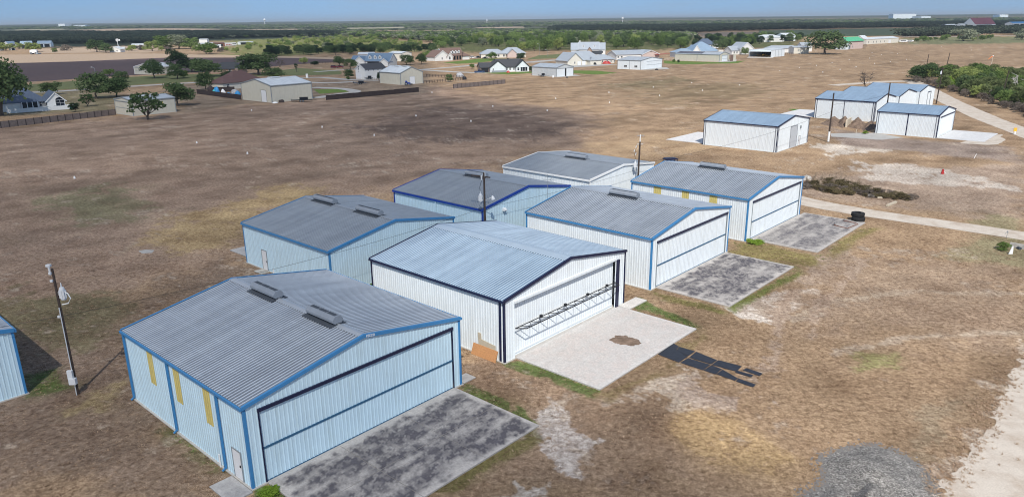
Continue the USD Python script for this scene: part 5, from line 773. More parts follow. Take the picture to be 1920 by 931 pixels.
for s in range(3):
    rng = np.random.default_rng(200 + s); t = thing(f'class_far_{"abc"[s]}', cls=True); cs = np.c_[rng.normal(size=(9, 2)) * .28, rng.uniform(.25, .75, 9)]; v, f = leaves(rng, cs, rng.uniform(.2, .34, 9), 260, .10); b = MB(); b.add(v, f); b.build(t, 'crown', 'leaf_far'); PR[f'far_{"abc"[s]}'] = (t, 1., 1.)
    t = thing(f'class_farpale_{"abc"[s]}', cls=True); b = MB(); b.add(v, f); b.build(t, 'crown', 'leaf_pale'); PR[f'farpale_{"abc"[s]}'] = (t, 1., 1.)
    t = thing(f'class_fargreen_{"abc"[s]}', cls=True); b = MB(); b.add(v, f); b.build(t, 'crown', 'leaf_mid'); PR[f'fargreen_{"abc"[s]}'] = (t, 1., 1.)
FARF = [[(0, 59.5), (90, 58), (95, 60.5), (0, 62)], [(30, 56), (120, 54.5), (125, 56), (30, 57.5)], [(440, 56.5), (560, 54.5), (560, 57), (440, 59)], [(650, 53), (760, 51), (760, 53), (650, 55)], [(1050, 49.5), (1200, 47), (1200, 49), (1050, 51.5)], [(1320, 46), (1500, 43.5), (1500, 46), (1320, 48.5)], [(1560, 44.5), (1700, 42), (1700, 44.5), (1560, 47)], [(1750, 46), (1900, 43.5), (1900, 46), (1750, 49)]]
for i_, pl in enumerate(FARF): sheet(wobble(gxy(pl), 20, 50, 60 + i_), 'far_field', 'field_pale' if i_ % 2 else 'field_tan', .4 + .02 * i_)
def woods(name, label, px, n, hr, kinds, clear=()):
    P = Polygon(gxy(px)).buffer(0)
    for c in [*clear, *[[(a, q + (1.6 if k > 1 else 0)) for k, (a, q) in enumerate(f)] for f in FARF]]: P = P.difference(Polygon(gxy(c)).buffer(0))
    x0, y0, x1, y1 = P.bounds; q = np.c_[R.uniform(x0, x1, n * 6), R.uniform(y0, y1, n * 6)]; q = q[shapely.contains_xy(P, q[:, 0], q[:, 1])]; k = meshkit.fbm(np.c_[q / 90, 0 * q[:, 0]], 3, 4); q = q[k > np.quantile(k, .18)][:n]; hs = R.uniform(*hr, len(q)); ws = hs * R.uniform(1.0, 1.7, len(q))
    stuff_instancer(name, label, [PR[f'{kd}_{c}'][0] for kd in kinds for c in 'abc'], np.c_[q, ZT(np.hypot(q[:, 0], q[:, 1]))], hs, ws)
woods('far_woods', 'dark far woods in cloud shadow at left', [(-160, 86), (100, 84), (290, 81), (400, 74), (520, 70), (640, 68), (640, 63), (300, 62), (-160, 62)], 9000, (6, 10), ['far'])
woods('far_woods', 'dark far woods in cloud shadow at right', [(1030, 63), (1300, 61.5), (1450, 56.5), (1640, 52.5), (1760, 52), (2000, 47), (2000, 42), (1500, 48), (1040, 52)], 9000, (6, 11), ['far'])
woods('far_woods', 'green woods beyond the middle houses', [(640, 68), (820, 80), (1010, 74), (1180, 73), (1285, 78), (1300, 70), (1180, 66), (1030, 64), (900, 66), (760, 66)], 2600, (6, 10), ['fargreen', 'fargreen', 'farpale', 'far'])
woods('far_woods', 'brush and trees between the far fields', [(400, 75), (560, 71), (640, 67), (800, 66), (1030, 62), (1030, 56), (640, 57), (420, 60)], 2600, (3.5, 6.5), ['far', 'fargreen', 'farpale'], [[(640, 62), (720, 58.5), (860, 58), (880, 60), (800, 64), (740, 63)], [(800, 67), (1000, 61), (1010, 64), (850, 69)]])
woods('far_woods', 'hazy woods along the horizon', [(-200, 56), (300, 55), (640, 55), (1040, 52), (1500, 48), (2100, 40), (2100, 33.5), (1500, 38.5), (960, 43), (300, 49.5), (-200, 53.5)], 13000, (4, 9), ['far', 'fargreen', 'farpale'], [[(100, 62), (130, 56.5), (210, 54), (330, 53), (430, 54.5), (420, 60), (200, 62)], [(890, 52), (985, 50.5), (985, 52.5), (900, 54)]])
woods('far_woods', 'dark trees below the green far field at right', [(1690, 70), (1780, 68), (1880, 66), (2000, 64), (2000, 58), (1880, 60), (1790, 60), (1700, 66)], 700, (7, 12), ['far'])
# distant hills under the skyline
def hills(d, h, amp, seed, name):
    an = np.radians(np.linspace(-60, 60, 240)); prof = h * (.25 + 1.5 * np.clip(meshkit.fbm(np.c_[an * 5, 0 * an, 0 * an], 4, seed) - .3, 0, 1)); b = MB(); rows_ = []
    for k, (dr, f) in enumerate([(0, 0), (.08, .55), (.16, .9), (.22, 1.), (.34, .6), (.5, 0)]): rows_.append(np.c_[np.sin(an) * d * (1 + dr), np.cos(an) * d * (1 + dr), prof * f - (2 if f == 0 else 0)])
    v = np.vstack(rows_); n = len(an); k = (np.arange(5)[:, None] * n + np.arange(n - 1)[None, :]).ravel(); b.add(v, np.stack([k, k + 1, k + n + 1, k + n], 1)); b.build('/World', name, 'hill_green', smooth=True, kind='structure')
plain('hill_green', (.075, .085, .06), .95, 0, .3, .002); hills(9500, 34, .5, 3, 'hills'); hills(16000, 70, .5, 8, 'hills')

# ------------------------------------------------------------------ houses and sheds of the airpark
def far_metal(name, label, cat, q, wall, roof, trim, **kw):
    return metal_building(name, label, cat, q[0], q[1], math.radians(q[2]), q[3], q[4], q[5], q[6], wall=wall, roof=roof, trim=trim, rib=.6, ribh=.03, corner=.2, rakew=.3, **kw)
sD = far_metal('metal_shed', 'big tan metal shed with white roof beside the dark fenced yard', 'shed', (-101.787, 283.852, -40.761, 17.362, 20.224, 6.123, 1.907), 'wall_tan', 'roof_white', 'trim_grey')
door(sD, 'front', 13.6, .05, 3.3, 4.2, 'door_white', 'dark_metal', name='roll_door', handle=False); b = MB(); b.box(8.9, 6, 8.0, 11.3, 10, 8.35); b.build(sD, 'ridge_vent', 'roof_white')
sF = far_metal('metal_shed', 'tan metal shed with two ridge vents and white roll door', 'shed', (-49.823, 342.185, 43.289, 16.817, 12.598, 5.281, 2.43), 'wall_tan', 'roof_white', 'trim_grey')
door(sF, 'front', 5., .05, 2.9, 3.3, 'door_white', 'trim_grey', name='roll_door', handle=False)
for y0 in (2.5, 9.): b = MB(); b.box(5.4, y0, 7.6, 7.2, y0 + 3.5, 8.0); b.build(sF, 'ridge_vent', 'roof_white')
sB = far_metal('metal_shed', 'pale tan hangar at left behind the sparse tree', 'shed', (-128.887, 242.915, -39.487, 14.039, 12.256, 4.723, .849), 'wall_tan', 'roof_steel', 'trim_grey', hdoor=dict(x0=.6, x1=11.6, h=4.2, split=2.2, jamb='wall_tan', head='trim_grey', seam='trim_grey', mat='wall_tan'))
b = MB(); ribbed(b, (12.256 + .03, 0, 0), (0, 1, 0), (0, 0, 1), (1, 0, 0), 8.5, 10, 2.6, 3.8, .3, .03); b.build(sB, 'light_panel', 'skylight_yellow'); b = MB(); b.box(4.6, 3, 5.5, 7.6, 11, 5.75); b.build(sB, 'ridge_vent', 'roof_white')
sC = far_metal('metal_shed', 'far tan hangar between the ploughed field and the oaks', 'shed', (-217.689, 437.678, -26.019, 13.49, 16.5, 4.176, 1.775), 'wall_tan', 'roof_white', 'trim_white', hdoor=dict(x0=1., x1=14.5, h=3.6, split=1.9, jamb='wall_tan', head='trim_grey', seam='trim_grey', mat='wall_tan'))
sG = far_metal('metal_hall', 'cream metal hall with white roof right of the blue-grey house', 'hall', (-77.52, 544.054, 56.605, 13.096, 10.909, 5.586, 1.163), 'wall_cream', 'roof_white', 'trim_grey')
sK = far_metal('metal_hangar', 'grey-white hangar with open slot between its sliding doors', 'hangar', (23.33, 379.912, 42.884, 17.522, 12.65, 4.557, 1.488), 'wall_galv', 'roof_steel', 'trim_grey')
b = MB(); b.box(.5, -.12, .05, 6.2, -.05, 3.9); b.build(sK, 'sliding_door', 'wall_bright'); b = MB(); b.box(7.3, -.12, .05, 12.2, -.05, 3.9); b.build(sK, 'sliding_door', 'wall_bright'); b = MB(); b.box(6.2, -.06, .05, 7.3, -.04, 3.9); b.build(sK, 'door_gap', 'dark_metal'); b = MB(); b.box(.3, -.2, 3.9, 12.4, -.04, 4.15); b.build(sK, 'door_track', 'trim_grey')
sO = far_metal('metal_hangar', 'bright white hangar with two dark side windows', 'hangar', (73.75, 426.088, 47.533, 15.714, 22.748, 5.131, 1.402), 'wall_bright', 'roof_steel', 'trim_grey', hdoor=dict(x0=6., x1=22., h=4.4, split=2.3, jamb='wall_bright', head='wall_bright', seam='trim_grey', mat='wall_bright'))
for u in (2.2, 9.2): window(sO, 'left', u, 1.3, 1.9, 1., proud=.05)
b = MB(); b.box(-.08, 7.4, 0, 0, 7.6, 5); b.build(sO, 'downspout', 'trim_grey')
sP = far_metal('metal_hangar', 'long tan hangar with dark solar panels on its roof', 'hangar', (136.884, 494.644, 48.429, 32.754, 14.051, 4.618, 1.463), 'wall_tan', 'roof_steel', 'trim_grey', hdoor=dict(x0=3.5, x1=11.5, h=3.9, split=1.9, jamb='trim_grey', head='trim_grey', seam='trim_grey', mat='wall_bright'))
slp = math.hypot(7.03, 1.463); cc, ss = 7.03 / slp, 1.463 / slp
for k in range(12):
    y0 = 13.5 + k * 1.55; b = MB(); m0 = np.array([7.03 - 3.6 * cc, y0 + .75, 4.618 + 1.463 - 3.6 * ss + .16]); b.beam(m0 - [0, .74, 0], m0 + [0, .74, 0], 4.6, .05, (-ss, 0, cc)); b.build(sP, 'solar_panel', 'solar')
b = MB(); b.box(-.09, 16, 0, 0, 16.2, 4.5); b.build(sP, 'downspout', 'trim_grey')
# open hangar with aircraft
oS = (175.834, 557.876, math.radians(-45.147)); L_, W_, e_, r_ = 19.751, 17.824, 4.898, .867
sS = thing('open_hangar', 'white hangar with its wide door raised over a dark interior', 'hangar', (*oS[:2], 0), oS[2])
b = MB(); ribbed(b, (0, 0, 0), (0, 1, 0), (0, 0, 1), (-1, 0, 0), 0, L_, -.1, e_, .6); b.build(sS, 'side_wall', 'wall_bright'); b = MB(); ribbed(b, (W_, 0, 0), (0, 1, 0), (0, 0, 1), (1, 0, 0), 0, L_, -.1, e_, .6); b.build(sS, 'side_wall', 'wall_bright'); b = MB(); b.box(0, L_ - .1, 0, W_, L_, e_); b.build(sS, 'back_wall', 'dark_metal')
for sg in (-1, 1): b = MB(); b.beam((W_ / 2 + sg * W_ / 4, -.2, e_ + r_ / 2), (W_ / 2 + sg * W_ / 4, L_ + .2, e_ + r_ / 2), W_ / 2 + .3, .08, (sg * r_, 0, W_ / 2)); b.build(sS, 'roof_slope', 'roof_white')
b = MB(); b.prism([(0, 4.0), (W_, 4.0), (W_, e_), (W_ / 2, e_ + r_), (0, e_)], -.08, .08); b.box(0, -.08, 0, .7, .08, 4.); b.box(W_ - .7, -.08, 0, W_, .08, 4.); b.build(sS, 'front_wall', 'wall_bright'); b = MB(); b.box(.7, -3.2, 3.75, W_ - .7, -.1, 3.9); b.build(sS, 'raised_door', 'wall_bright')
for yy in (4.9, 9.8, 14.8): b = MB(); b.box(W_ + .03, yy, 0, W_ + .12, yy + .2, e_); b.build(sS, 'seam_trim', 'trim_grey')
b = MB(); b.box(.3, .3, -.02, W_ - .3, L_ - .3, .04); b.build(sS, 'floor', 'dark_metal')
aq = lx(oS, oS[2], 9.5, 4.5); t = thing('small_aircraft', 'yellow light aircraft in the shade of the open hangar', 'aircraft', (aq[0], aq[1], 0), oS[2] + .15)
b = MB(); b.tube([(0, -3.2, 1.25), (0, -2.6, 1.3), (0, -.8, 1.45), (0, 2., 1.4), (0, 4., 1.35)], [.25, .5, .62, .36, .12], 10); b.build(t, 'fuselage', 'yellow'); b = MB(); b.box(-5.2, -1.5, 1.0, 5.2, -.1, 1.14); b.build(t, 'wing', 'yellow'); b = MB(); b.box(-1.6, 3.2, 1.4, 1.6, 4., 1.46); b.build(t, 'tailplane', 'yellow'); b = MB(); b.prism([(3.1, 1.4), (4.1, 1.4), (4.1, 2.5), (3.6, 2.5)], -.05, .05, 'x'); b.build(t, 'fin', 'yellow'); b = MB(); b.prism([(-1.1, 1.9), (.6, 1.8), (.2, 2.25), (-.6, 2.25)], -.4, .4, 'x'); b.build(t, 'canopy', 'glass_dark'); b = MB(); b.beam((-.9, -3.3, 1.25), (.9, -3.3, 1.25), .1, .05); b.build(t, 'propeller', 'dark_metal')
for x in (-1.1, 1.1): b = MB(); b.tube([(x - .08, -.9, .3), (x + .08, -.9, .3)], .3, 10); b.build(t, 'wheel', 'tyre')
def vol(p, x0, y0, x1, y1, e, rg, ax, hip, wall, roof, ov=.5, trim='trim_white', sides='roof_slope'):
    """One block of a house: walls with gables, and a roof along x or y, hipped if asked."""
    b = MB(); b.box(x0, y0, -.1, x1, y1, e)
    xm, ym = (x0 + x1) / 2, (y0 + y1) / 2
    if not hip:
        if ax == 'x': b.prism([(y0, e), (y1, e), (ym, e + rg)], x0, x1, 'x')
        else: b.prism([(x0, e), (x1, e), (xm, e + rg)], y0, y1, 'y')
    b.build(p, 'wall', wall); t = .14
    if hip:
        w = (y1 - y0) / 2 + ov if ax == 'x' else (x1 - x0) / 2 + ov; X0, X1, Y0, Y1 = x0 - ov, x1 + ov, y0 - ov, y1 + ov; zl, zt = e - .1, e + rg + .1
        r0, r1 = ((X0 + w, ym, zt), (X1 - w, ym, zt)) if ax == 'x' else ((xm, Y0 + w, zt), (xm, Y1 - w, zt)); c = [(X0, Y0, zl), (X1, Y0, zl), (X1, Y1, zl), (X0, Y1, zl)]
        F4 = [(c[0], c[1], r1, r0), (c[2], c[3], r0, r1), (c[1], c[2], r1, r1), (c[3], c[0], r0, r0)] if ax == 'x' else [(c[3], c[0], r0, r1), (c[1], c[2], r1, r0), (c[0], c[1], r0, r0), (c[2], c[3], r1, r1)]
        b = MB()
        for q in F4: b.add(np.array(q), [(0, 1, 2, 3)])
        b.box(X0, Y0, zl - .2, X1, Y1, zl); b.build(p, 'roof', roof)
    else:
        hw = (y1 - y0) / 2 if ax == 'x' else (x1 - x0) / 2; sl = math.hypot(hw, rg); n0, n1 = rg / sl, hw / sl
        for sg in (-1, 1):
            b = MB(); d = hw + ov
            if ax == 'x': m0 = np.array([0, ym + sg * d / 2, e + rg + .09 - d / 2 * rg / hw]); b.beam(m0 + [x0 - ov * .6, 0, 0], m0 + [x1 + ov * .6, 0, 0], d / n1, t, (0, sg * n0, n1))
            else: m0 = np.array([xm + sg * d / 2, 0, e + rg + .09 - d / 2 * rg / hw]); b.beam(m0 + [0, y0 - ov * .6, 0], m0 + [0, y1 + ov * .6, 0], d / n1, t, (sg * n0, 0, n1))
            b.build(p, sides, roof)
        if trim and ax == 'y':
            for sg in (-1, 1): b = MB(); b.beam((xm, y0 - ov * .6 - .04, e + rg - .06), (xm + sg * (hw + ov), y0 - ov * .6 - .04, e - ov * rg / hw - .06), .08, .28); b.build(p, 'rake_trim', trim)
        if trim and ax == 'x':
            for xx, s_ in ((x0 - ov * .6 - .04, 1), (x1 + ov * .6 + .04, 1)):
                for sg in (-1, 1): b = MB(); b.beam((xx, ym, e + rg - .06), (xx, ym + sg * (hw + ov), e - ov * rg / hw - .06), .08, .28); b.build(p, 'rake_trim', trim)
def dormer(p, x, y, z, w, h, roof, d=2.2):
    b = MB(); b.box(x - w / 2, y, z, x + w / 2, y + d, z + h); b.prism([(x - w / 2, z + h), (x + w / 2, z + h), (x, z + h + w * .45)], y, y + d); q = b.build(p, 'dormer', 'trim_white'); b = MB(); b.box(x - w * .22, y - .03, z + .25, x + w * .22, y, z + h * .9); b.build(q, 'window', 'glass_dark')
    for sg in (-1, 1): b = MB(); b.beam((x + sg * w * .28, y - .15, z + h + w * .24), (x + sg * w * .28, y + d, z + h + w * .24), w * .75, .08, (sg * .45, 0, .5)); b.build(q, 'roof', roof)
def house(name, label, pL, pR, cat='house'):
    a, c = G(*pL), G(*pR); rz = math.atan2(c[1] - a[1], c[0] - a[0]); return thing(name, label, cat, (a[0], a[1], 0), rz), float(np.linalg.norm(c - a))
hs, W = house('house', 'white house with slate blue hipped roof and arched gable window', (-18, 213), (124, 203)); W0 = W
vol(hs, 0, 1.5, W * .78, 13, 3., 4.2, 'x', True, 'wall_house', 'roof_slate'); vol(hs, W * .755, .0, W, 12, 3., 2.6, 'y', False, 'wall_house', 'roof_slate'); window(hs, 'front', W * .755 + 2.6, 1.0, 2.6, 1.9, arch=True, cols=2); 
for u in (W * .66, W * .695, W * .73): window(hs, 'front', u, 1.2, 1.0, 1.8, cols=1, proud=-1.5 + .0)
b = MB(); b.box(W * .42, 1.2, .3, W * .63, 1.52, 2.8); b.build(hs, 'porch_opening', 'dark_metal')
for u in (W * .42, W * .49, W * .56, W * .63): b = MB(); b.box(u - .1, -.2, 0, u + .1, 0, 3.); b.build(hs, 'porch_post', 'trim_white')
b = MB(); b.box(W * .2, -4., .1, W + .5, -.05, .35); b.build(hs, 'deck', 'trim_white'); b = MB(); b.box(W * .2, -4.1, .0, W + .6, -4., 1.35); b.box(W + .5, -4., 0, W + .6, -.1, 1.35); b.build(hs, 'deck_railing', 'trim_white')
for k in range(5): x = W * .5 + k * 2.4; b = MB(); b.box(x, -3., .35, x + .9, -2.2, .8); b.box(x, -2.2, .8, x + .9, -2.1, 1.3); b.build(hs, 'deck_chair', 'trim_grey')
t = thing('pool', 'small turquoise pool at the end of the white deck', 'pool', G(131, 203), .2); b = MB(); b.tube([(0, 0, 0), (0, 0, 1.1)], 1.5, 20); b.build(t, 'shell', 'tarp_teal'); b = MB(); b.tube([(0, 0, 1.05), (0, 0, 1.16)], 1.62, 20); b.build(t, 'rim', 'trim_white')
hs, W = house('house', 'house with dark hipped roof between two oaks', (396, 138), (452, 137.5)); vol(hs, 0, 0, W, 10, 2.7, 3.4, 'x', True, 'wall_brick', 'roof_dark', trim=None); window(hs, 'front', W * .6, .9, 1.6, 1.3)
hs, W = house('house', 'house with maroon hipped roof behind the big tan shed', (419, 169), (497, 161)); vol(hs, 0, 0, W * .5, 9, 3., 2.6, 'x', True, 'wall_cream', 'roof_maroon'); vol(hs, W * .3, 2, W, 14, 3., 4.2, 'x', True, 'wall_cream', 'roof_maroon'); window(hs, 'front', 2., .9, 1.3, 1.3); b = MB(); b.box(W * .62, 7.5, 6.9, W * .66, 8.5, 8.1); b.build(hs, 'chimney', 'wall_brick')
hs, W = house('house', 'blue-grey roofed house with three white dormers', (654, 124), (729, 124.5)); vol(hs, 0, 3, W * .42, 12, 3., 3.2, 'x', False, 'wall_house', 'roof_steelblue'); vol(hs, W * .16, 0, W * .40, 8, 3.4, 2.6, 'y', False, 'wall_house', 'roof_steelblue'); vol(hs, W * .40, 1.5, W, 13, 3.3, 4.6, 'x', False, 'wall_house', 'roof_steelblue'); vol(hs, W * .8, -.4, W * .99, 6, 2.9, 2., 'y', False, 'wall_house', 'roof_steelblue')
for f in (.5, .63, .75): dormer(hs, W * f, 2.6, 4.4, 1.8, 1.7, 'roof_steelblue')
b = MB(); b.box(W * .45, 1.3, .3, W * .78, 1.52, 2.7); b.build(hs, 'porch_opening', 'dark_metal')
t = thing('white_shed', 'pale roofed outbuilding showing behind the blue-grey house', 'shed', G(683, 116), .05); vol(t, -4, 0, 7, 8, 5.2, 1.2, 'x', False, 'wall_house', 'roof_white')
a, c = G(667.6, 148.0), G(685.5, 149.2); t = thing('garage', 'tall white garage with gable windows and white door', 'garage', (a[0], a[1], 0), math.atan2(c[1] - a[1], c[0] - a[0])); gw = float(np.linalg.norm(c - a)); vol(t, 0, 0, gw, 13.5, 5.0, 2.4, 'y', False, 'wall_house', 'roof_dark', .4)
door(t, 'front', .8, .05, 3.8, 2.5, 'door_white', 'trim_white', name='garage_door', handle=False)
for z in (4.6, 5.7): window(t, 'front', 2.35, z, .7, .7, cols=1, rows=1)
window(t, 'front', 2.45, 3.5, .5, .5, cols=1, rows=1)
for y in (2, 5, 8, 11): window(t, 'right', y, 4.1, .5, .5, gw, cols=1, rows=1)
hs, W = house('house', 'white house with brown roof and three arched dormers', (816, 115), (882, 111.5)); vol(hs, 0, 0, W * .42, 12, 3., 4.2, 'y', False, 'wall_house', 'roof_brown'); vol(hs, W * .30, 3, W * .88, 13, 3.4, 5., 'x', False, 'wall_house', 'roof_brown'); vol(hs, W * .32, -.5, W * .48, 6, 2.8, 2.6, 'y', False, 'wall_house', 'roof_brown'); vol(hs, W * .8, 1, W, 9, 2.8, 2.6, 'x', True, 'wall_house', 'roof_brown')
window(hs, 'front', W * .18, 1., .9, 1.4, cols=1); window(hs, 'front', W * .37, .9, 1.5, 1.3, arch=True, proud=.5)
for f in (.57, .66, .75): dormer(hs, W * f, 3.4, 4.6, 1.8, 1.7, 'roof_brown')
for f in (.52, .60, .68, .76): b = MB(); b.box(W * f - .25, .4, 0, W * f + .25, .9, 3.0); b.build(hs, 'porch_post', 'wall_brick')
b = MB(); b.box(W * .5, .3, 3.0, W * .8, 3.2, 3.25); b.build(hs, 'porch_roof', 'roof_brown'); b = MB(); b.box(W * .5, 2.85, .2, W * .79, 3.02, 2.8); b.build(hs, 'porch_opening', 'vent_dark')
t = thing('white_shed', 'white shed behind the brown-roofed house', 'shed', G(815, 109), .02); vol(t, 0, 0, 10.5, 8, 4.6, 1.2, 'x', False, 'wall_house', 'roof_white')
hs, W = house('house', 'long house with pale steel roof and twin garage doors', (902, 109), (986, 107.5)); vol(hs, 0, 0, W * .55, 11, 3.2, 3., 'x', True, 'wall_cream', 'roof_steel'); vol(hs, W * .45, 1, W, 13, 3.4, 3.8, 'x', True, 'wall_cream', 'roof_steel'); vol(hs, W * .58, -2, W * .80, 8, 3., 3.4, 'y', False, 'wall_pink', 'roof_steel', trim='trim_grey')
for f in (.605, .70): door(hs, 'front', W * f, .05 - 0, 2.6, 2.4, 'wall_cream', 'wall_brick', name='garage_door', handle=False); 
for f in (.1, .2, .37, .49): window(hs, 'front', W * f, .9, 1.3, 1.4, cols=1)
hs, W = house('house', 'white house with charcoal roof and two front gables', (902, 136.5), (992, 134)); vol(hs, 0, 2, W * .25, 10, 2.7, 2.3, 'x', False, 'wall_brick', 'roof_dark', trim='dark_metal'); vol(hs, W * .19, 0, W * .51, 10, 2.8, 3.4, 'y', False, 'wall_bright', 'roof_dark', trim='dark_metal'); vol(hs, W * .35, 1.5, W * .85, 11, 2.9, 3.8, 'x', False, 'wall_bright', 'roof_dark', trim='dark_metal'); vol(hs, W * .73, 0, W, 10, 2.9, 3.4, 'y', False, 'wall_bright', 'roof_dark', trim='dark_metal')
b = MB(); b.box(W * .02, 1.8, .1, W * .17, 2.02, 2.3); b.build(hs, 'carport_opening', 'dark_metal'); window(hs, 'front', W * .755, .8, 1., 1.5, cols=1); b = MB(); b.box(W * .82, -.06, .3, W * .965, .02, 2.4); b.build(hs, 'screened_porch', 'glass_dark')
for f in (.82, .865, .915, .965): b = MB(); b.box(W * f - .08, -.12, .2, W * f + .08, -.04, 2.6); b.build(hs, 'porch_post', 'trim_white')
for f in (.535, .60, .68): window(hs, 'front', W * f, 1., .8, 1.2, cols=1, proud=-1.5)
window(hs, 'front', W * .24, 1.0, .6, 1.1, cols=1); b = MB(); b.box(W * .21, -1.2, 0, W * .52, -1.08, 1.0); b.build(hs, 'garden_wall', 'trim_grey'); b = MB(); b.box(W * .6, 5.6, 6.6, W * .62, 6.3, 7.2); b.build(hs, 'roof_vent', 'dark_metal')
hs, W = house('house', 'house with wide grey hipped roof behind the open-slot hangar', (1066, 123.5), (1157, 119)); vol(hs, 0, 1, W * .30, 14, 3., 4.6, 'y', False, 'wall_cream', 'roof_steel', trim='trim_grey'); vol(hs, W * .06, 2, W * .72, 14, 3.1, 5., 'x', True, 'wall_cream', 'roof_steel'); vol(hs, W * .40, -2, W * .62, 8, 3., 1.6, 'x', True, 'wall_cream', 'roof_steel'); vol(hs, W * .6, 3, W, 12, 2.9, 2.6, 'x', True, 'wall_cream', 'roof_steel')
for f in (.18, .27): door(hs, 'front', W * f, .05, 2.5, 2.3, 'door_white', 'trim_white', name='garage_door', handle=False)
for f in (.13, .70, .80, .88, .95): window(hs, 'front', W * f, 1., .8, 1.2, cols=1, proud=-1.)
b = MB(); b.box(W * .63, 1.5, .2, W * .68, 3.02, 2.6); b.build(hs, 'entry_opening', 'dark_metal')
hs, W = house('house', 'big house with pale metal roof and small dark entry gable', (1071, 103), (1135, 102.5)); vol(hs, 0, 2, W, 14, 4., 5., 'x', False, 'wall_house', 'roof_steel'); vol(hs, W * .22, 1.6, W * .82, 14.4, 4.2, 5.4, 'x', False, 'wall_house', 'roof_steel'); vol(hs, W * .47, -1, W * .60, 6, 3.6, 2.4, 'y', False, 'wall_brick', 'roof_steel', trim='roof_brown')
for f in (.36, .68): dormer(hs, W * f, 3.4, 6.0, 1.5, 1., 'roof_steel')
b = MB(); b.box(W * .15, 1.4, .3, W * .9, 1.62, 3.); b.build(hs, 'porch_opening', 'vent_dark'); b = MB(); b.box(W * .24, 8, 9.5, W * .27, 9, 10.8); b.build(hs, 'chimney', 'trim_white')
for f in (.1, .9): window(hs, 'front', W * f, 1.2, .9, 1.5, cols=1, proud=-2.)
hs, W = house('house', 'long low house with pink end gable and red awning', (1156, 113), (1233, 110.5)); vol(hs, 0, 0, W * .8, 14, 3.6, 2.6, 'x', False, 'wall_house', 'roof_steel'); vol(hs, W * .6, -1, W * 1.02, 12, 3.4, 2.8, 'y', False, 'wall_pink', 'roof_steel', trim='trim_white'); b = MB(); b.tube([(W * .81, -1.08, 5.1), (W * .81, -1., 5.1)], .45, 12); b.build(hs, 'round_vent', 'dark_metal'); b = MB(); b.beam((W * .9, -1.2, 3.2), (W * 1.28, 1.5, 3.2), 4.5, .12); b.build(hs, 'awning', 'red')
for f in (.02, .1): window(hs, 'front', W * f, 1.6, 1.3, 1., cols=1)
hs, W = house('house', 'house with pale blue hipped roof behind the long tan hangar', (1270, 108), (1348, 106)); vol(hs, 0, 1, W * .45, 12, 3.6, 2.4, 'x', True, 'wall_house', 'roof_blue'); vol(hs, W * .36, 0, W * .54, 9, 4.2, 4.2, 'y', False, 'wall_house', 'roof_blue'); vol(hs, W * .40, 1, W, 19, 4.2, 6.2, 'x', True, 'wall_house', 'roof_blue'); b = MB(); b.box(W * .97, -1, 0, W * 1.08, 4, 4.6); b.build(hs, 'chimney', 'wall_cream')
hs, W = house('house', 'far house with near-black roof among the trees', (1308, 91), (1346, 90.5)); vol(hs, 0, 0, W * .85, 11, 3.6, 5., 'x', True, 'wall_house', 'roof_slate'); vol(hs, W * .78, -1, W, 9, 3.6, 3.4, 'y', False, 'wall_house', 'roof_dark')
for f in (.1, .25, .45, .55, .65): window(hs, 'front', W * f, .9, 1.2, 1.7, cols=1, rows=1)
hs, W = house('house', 'white gabled house left of the open hangar', (1375, 103), (1418, 101.5)); vol(hs, W * .3, 0, W * .86, 13, 4.6, 4.4, 'y', False, 'wall_house', 'roof_steel'); vol(hs, 0, 2, W * .4, 11, 3.2, 3., 'x', False, 'wall_house', 'roof_steel')
for f in (.08, .2, .45, .6): window(hs, 'front', W * f, .9, 1., 1.4, cols=1, proud=0 if f > .3 else -2)
t = thing('white_shed', 'long pale roof behind the open hangar', 'shed', G(1437, 99), -.1); vol(t, 0, 0, 26, 9, 3.4, 2., 'x', True, 'wall_house', 'roof_steel')
t = thing('white_shed', 'small white shed left of the huge live oak', 'shed', G(1487.8, 101), .05); vol(t, 0, 0, 12, 10, 4.6, 1., 'x', False, 'wall_cream', 'roof_steel', .2); t = thing('white_shed', 'taller pale roof behind the small white shed', 'shed', G(1502, 97), .05); vol(t, 0, 0, 9, 8, 5.2, 2., 'x', False, 'wall_house', 'roof_steel', .3)
hs, W = house('house', 'pink house with bright green metal roof', (1586, 93), (1617, 91)); vol(hs, 0, 0, W, 11, 7., 3.0, 'x', False, 'wall_pink', 'roof_green', .8, trim='roof_brown'); b = MB(); b.box(-4.5, -2, 0, .0, 7, 5.4); b.build(hs, 'side_annex', 'wall_bright'); vol(hs, -4.8, -2.2, 0, 7, 5.2, .9, 'x', False, 'wall_bright', 'roof_green', .2); door(hs, 'front', 2., .05, 5., 3.6, 'vent_grey', 'trim_grey', name='garage_door', handle=False); window(hs, 'front', 10.2, 1.4, 1.1, 1.5, cols=1); b = MB(); b.box(W + .2, -1, 2.6, W + 4.5, 5, 2.8)
for x in (W + .3, W + 2.3, W + 4.3): b.box(x, -1, 0, x + .2, -.8, 3.6)
b.box(W + .2, -1.05, 3.5, W + 4.5, -.95, 3.6); b.build(hs, 'deck', 'wood_grey')
hs, W = house('long_building', 'long cream building with flat pale roof on the ridge', (1624, 83.5), (1684, 80), 'building'); vol(hs, 0, 0, W, 14, 4.8, 1.6, 'x', False, 'wall_cream', 'roof_white', .3); vol(hs, 0, 3, W * .15, 13, 5.2, 3.4, 'x', False, 'wall_cream', 'roof_white', .2)
for f in (.06, .2, .3, .42, .55): window(hs, 'front', W * f, 1.2, 1.1, 1.8, cols=1, rows=1)
door(hs, 'front', W * .68, .05, 5, 3.2, 'door_white', 'trim_white', name='garage_door', handle=False)
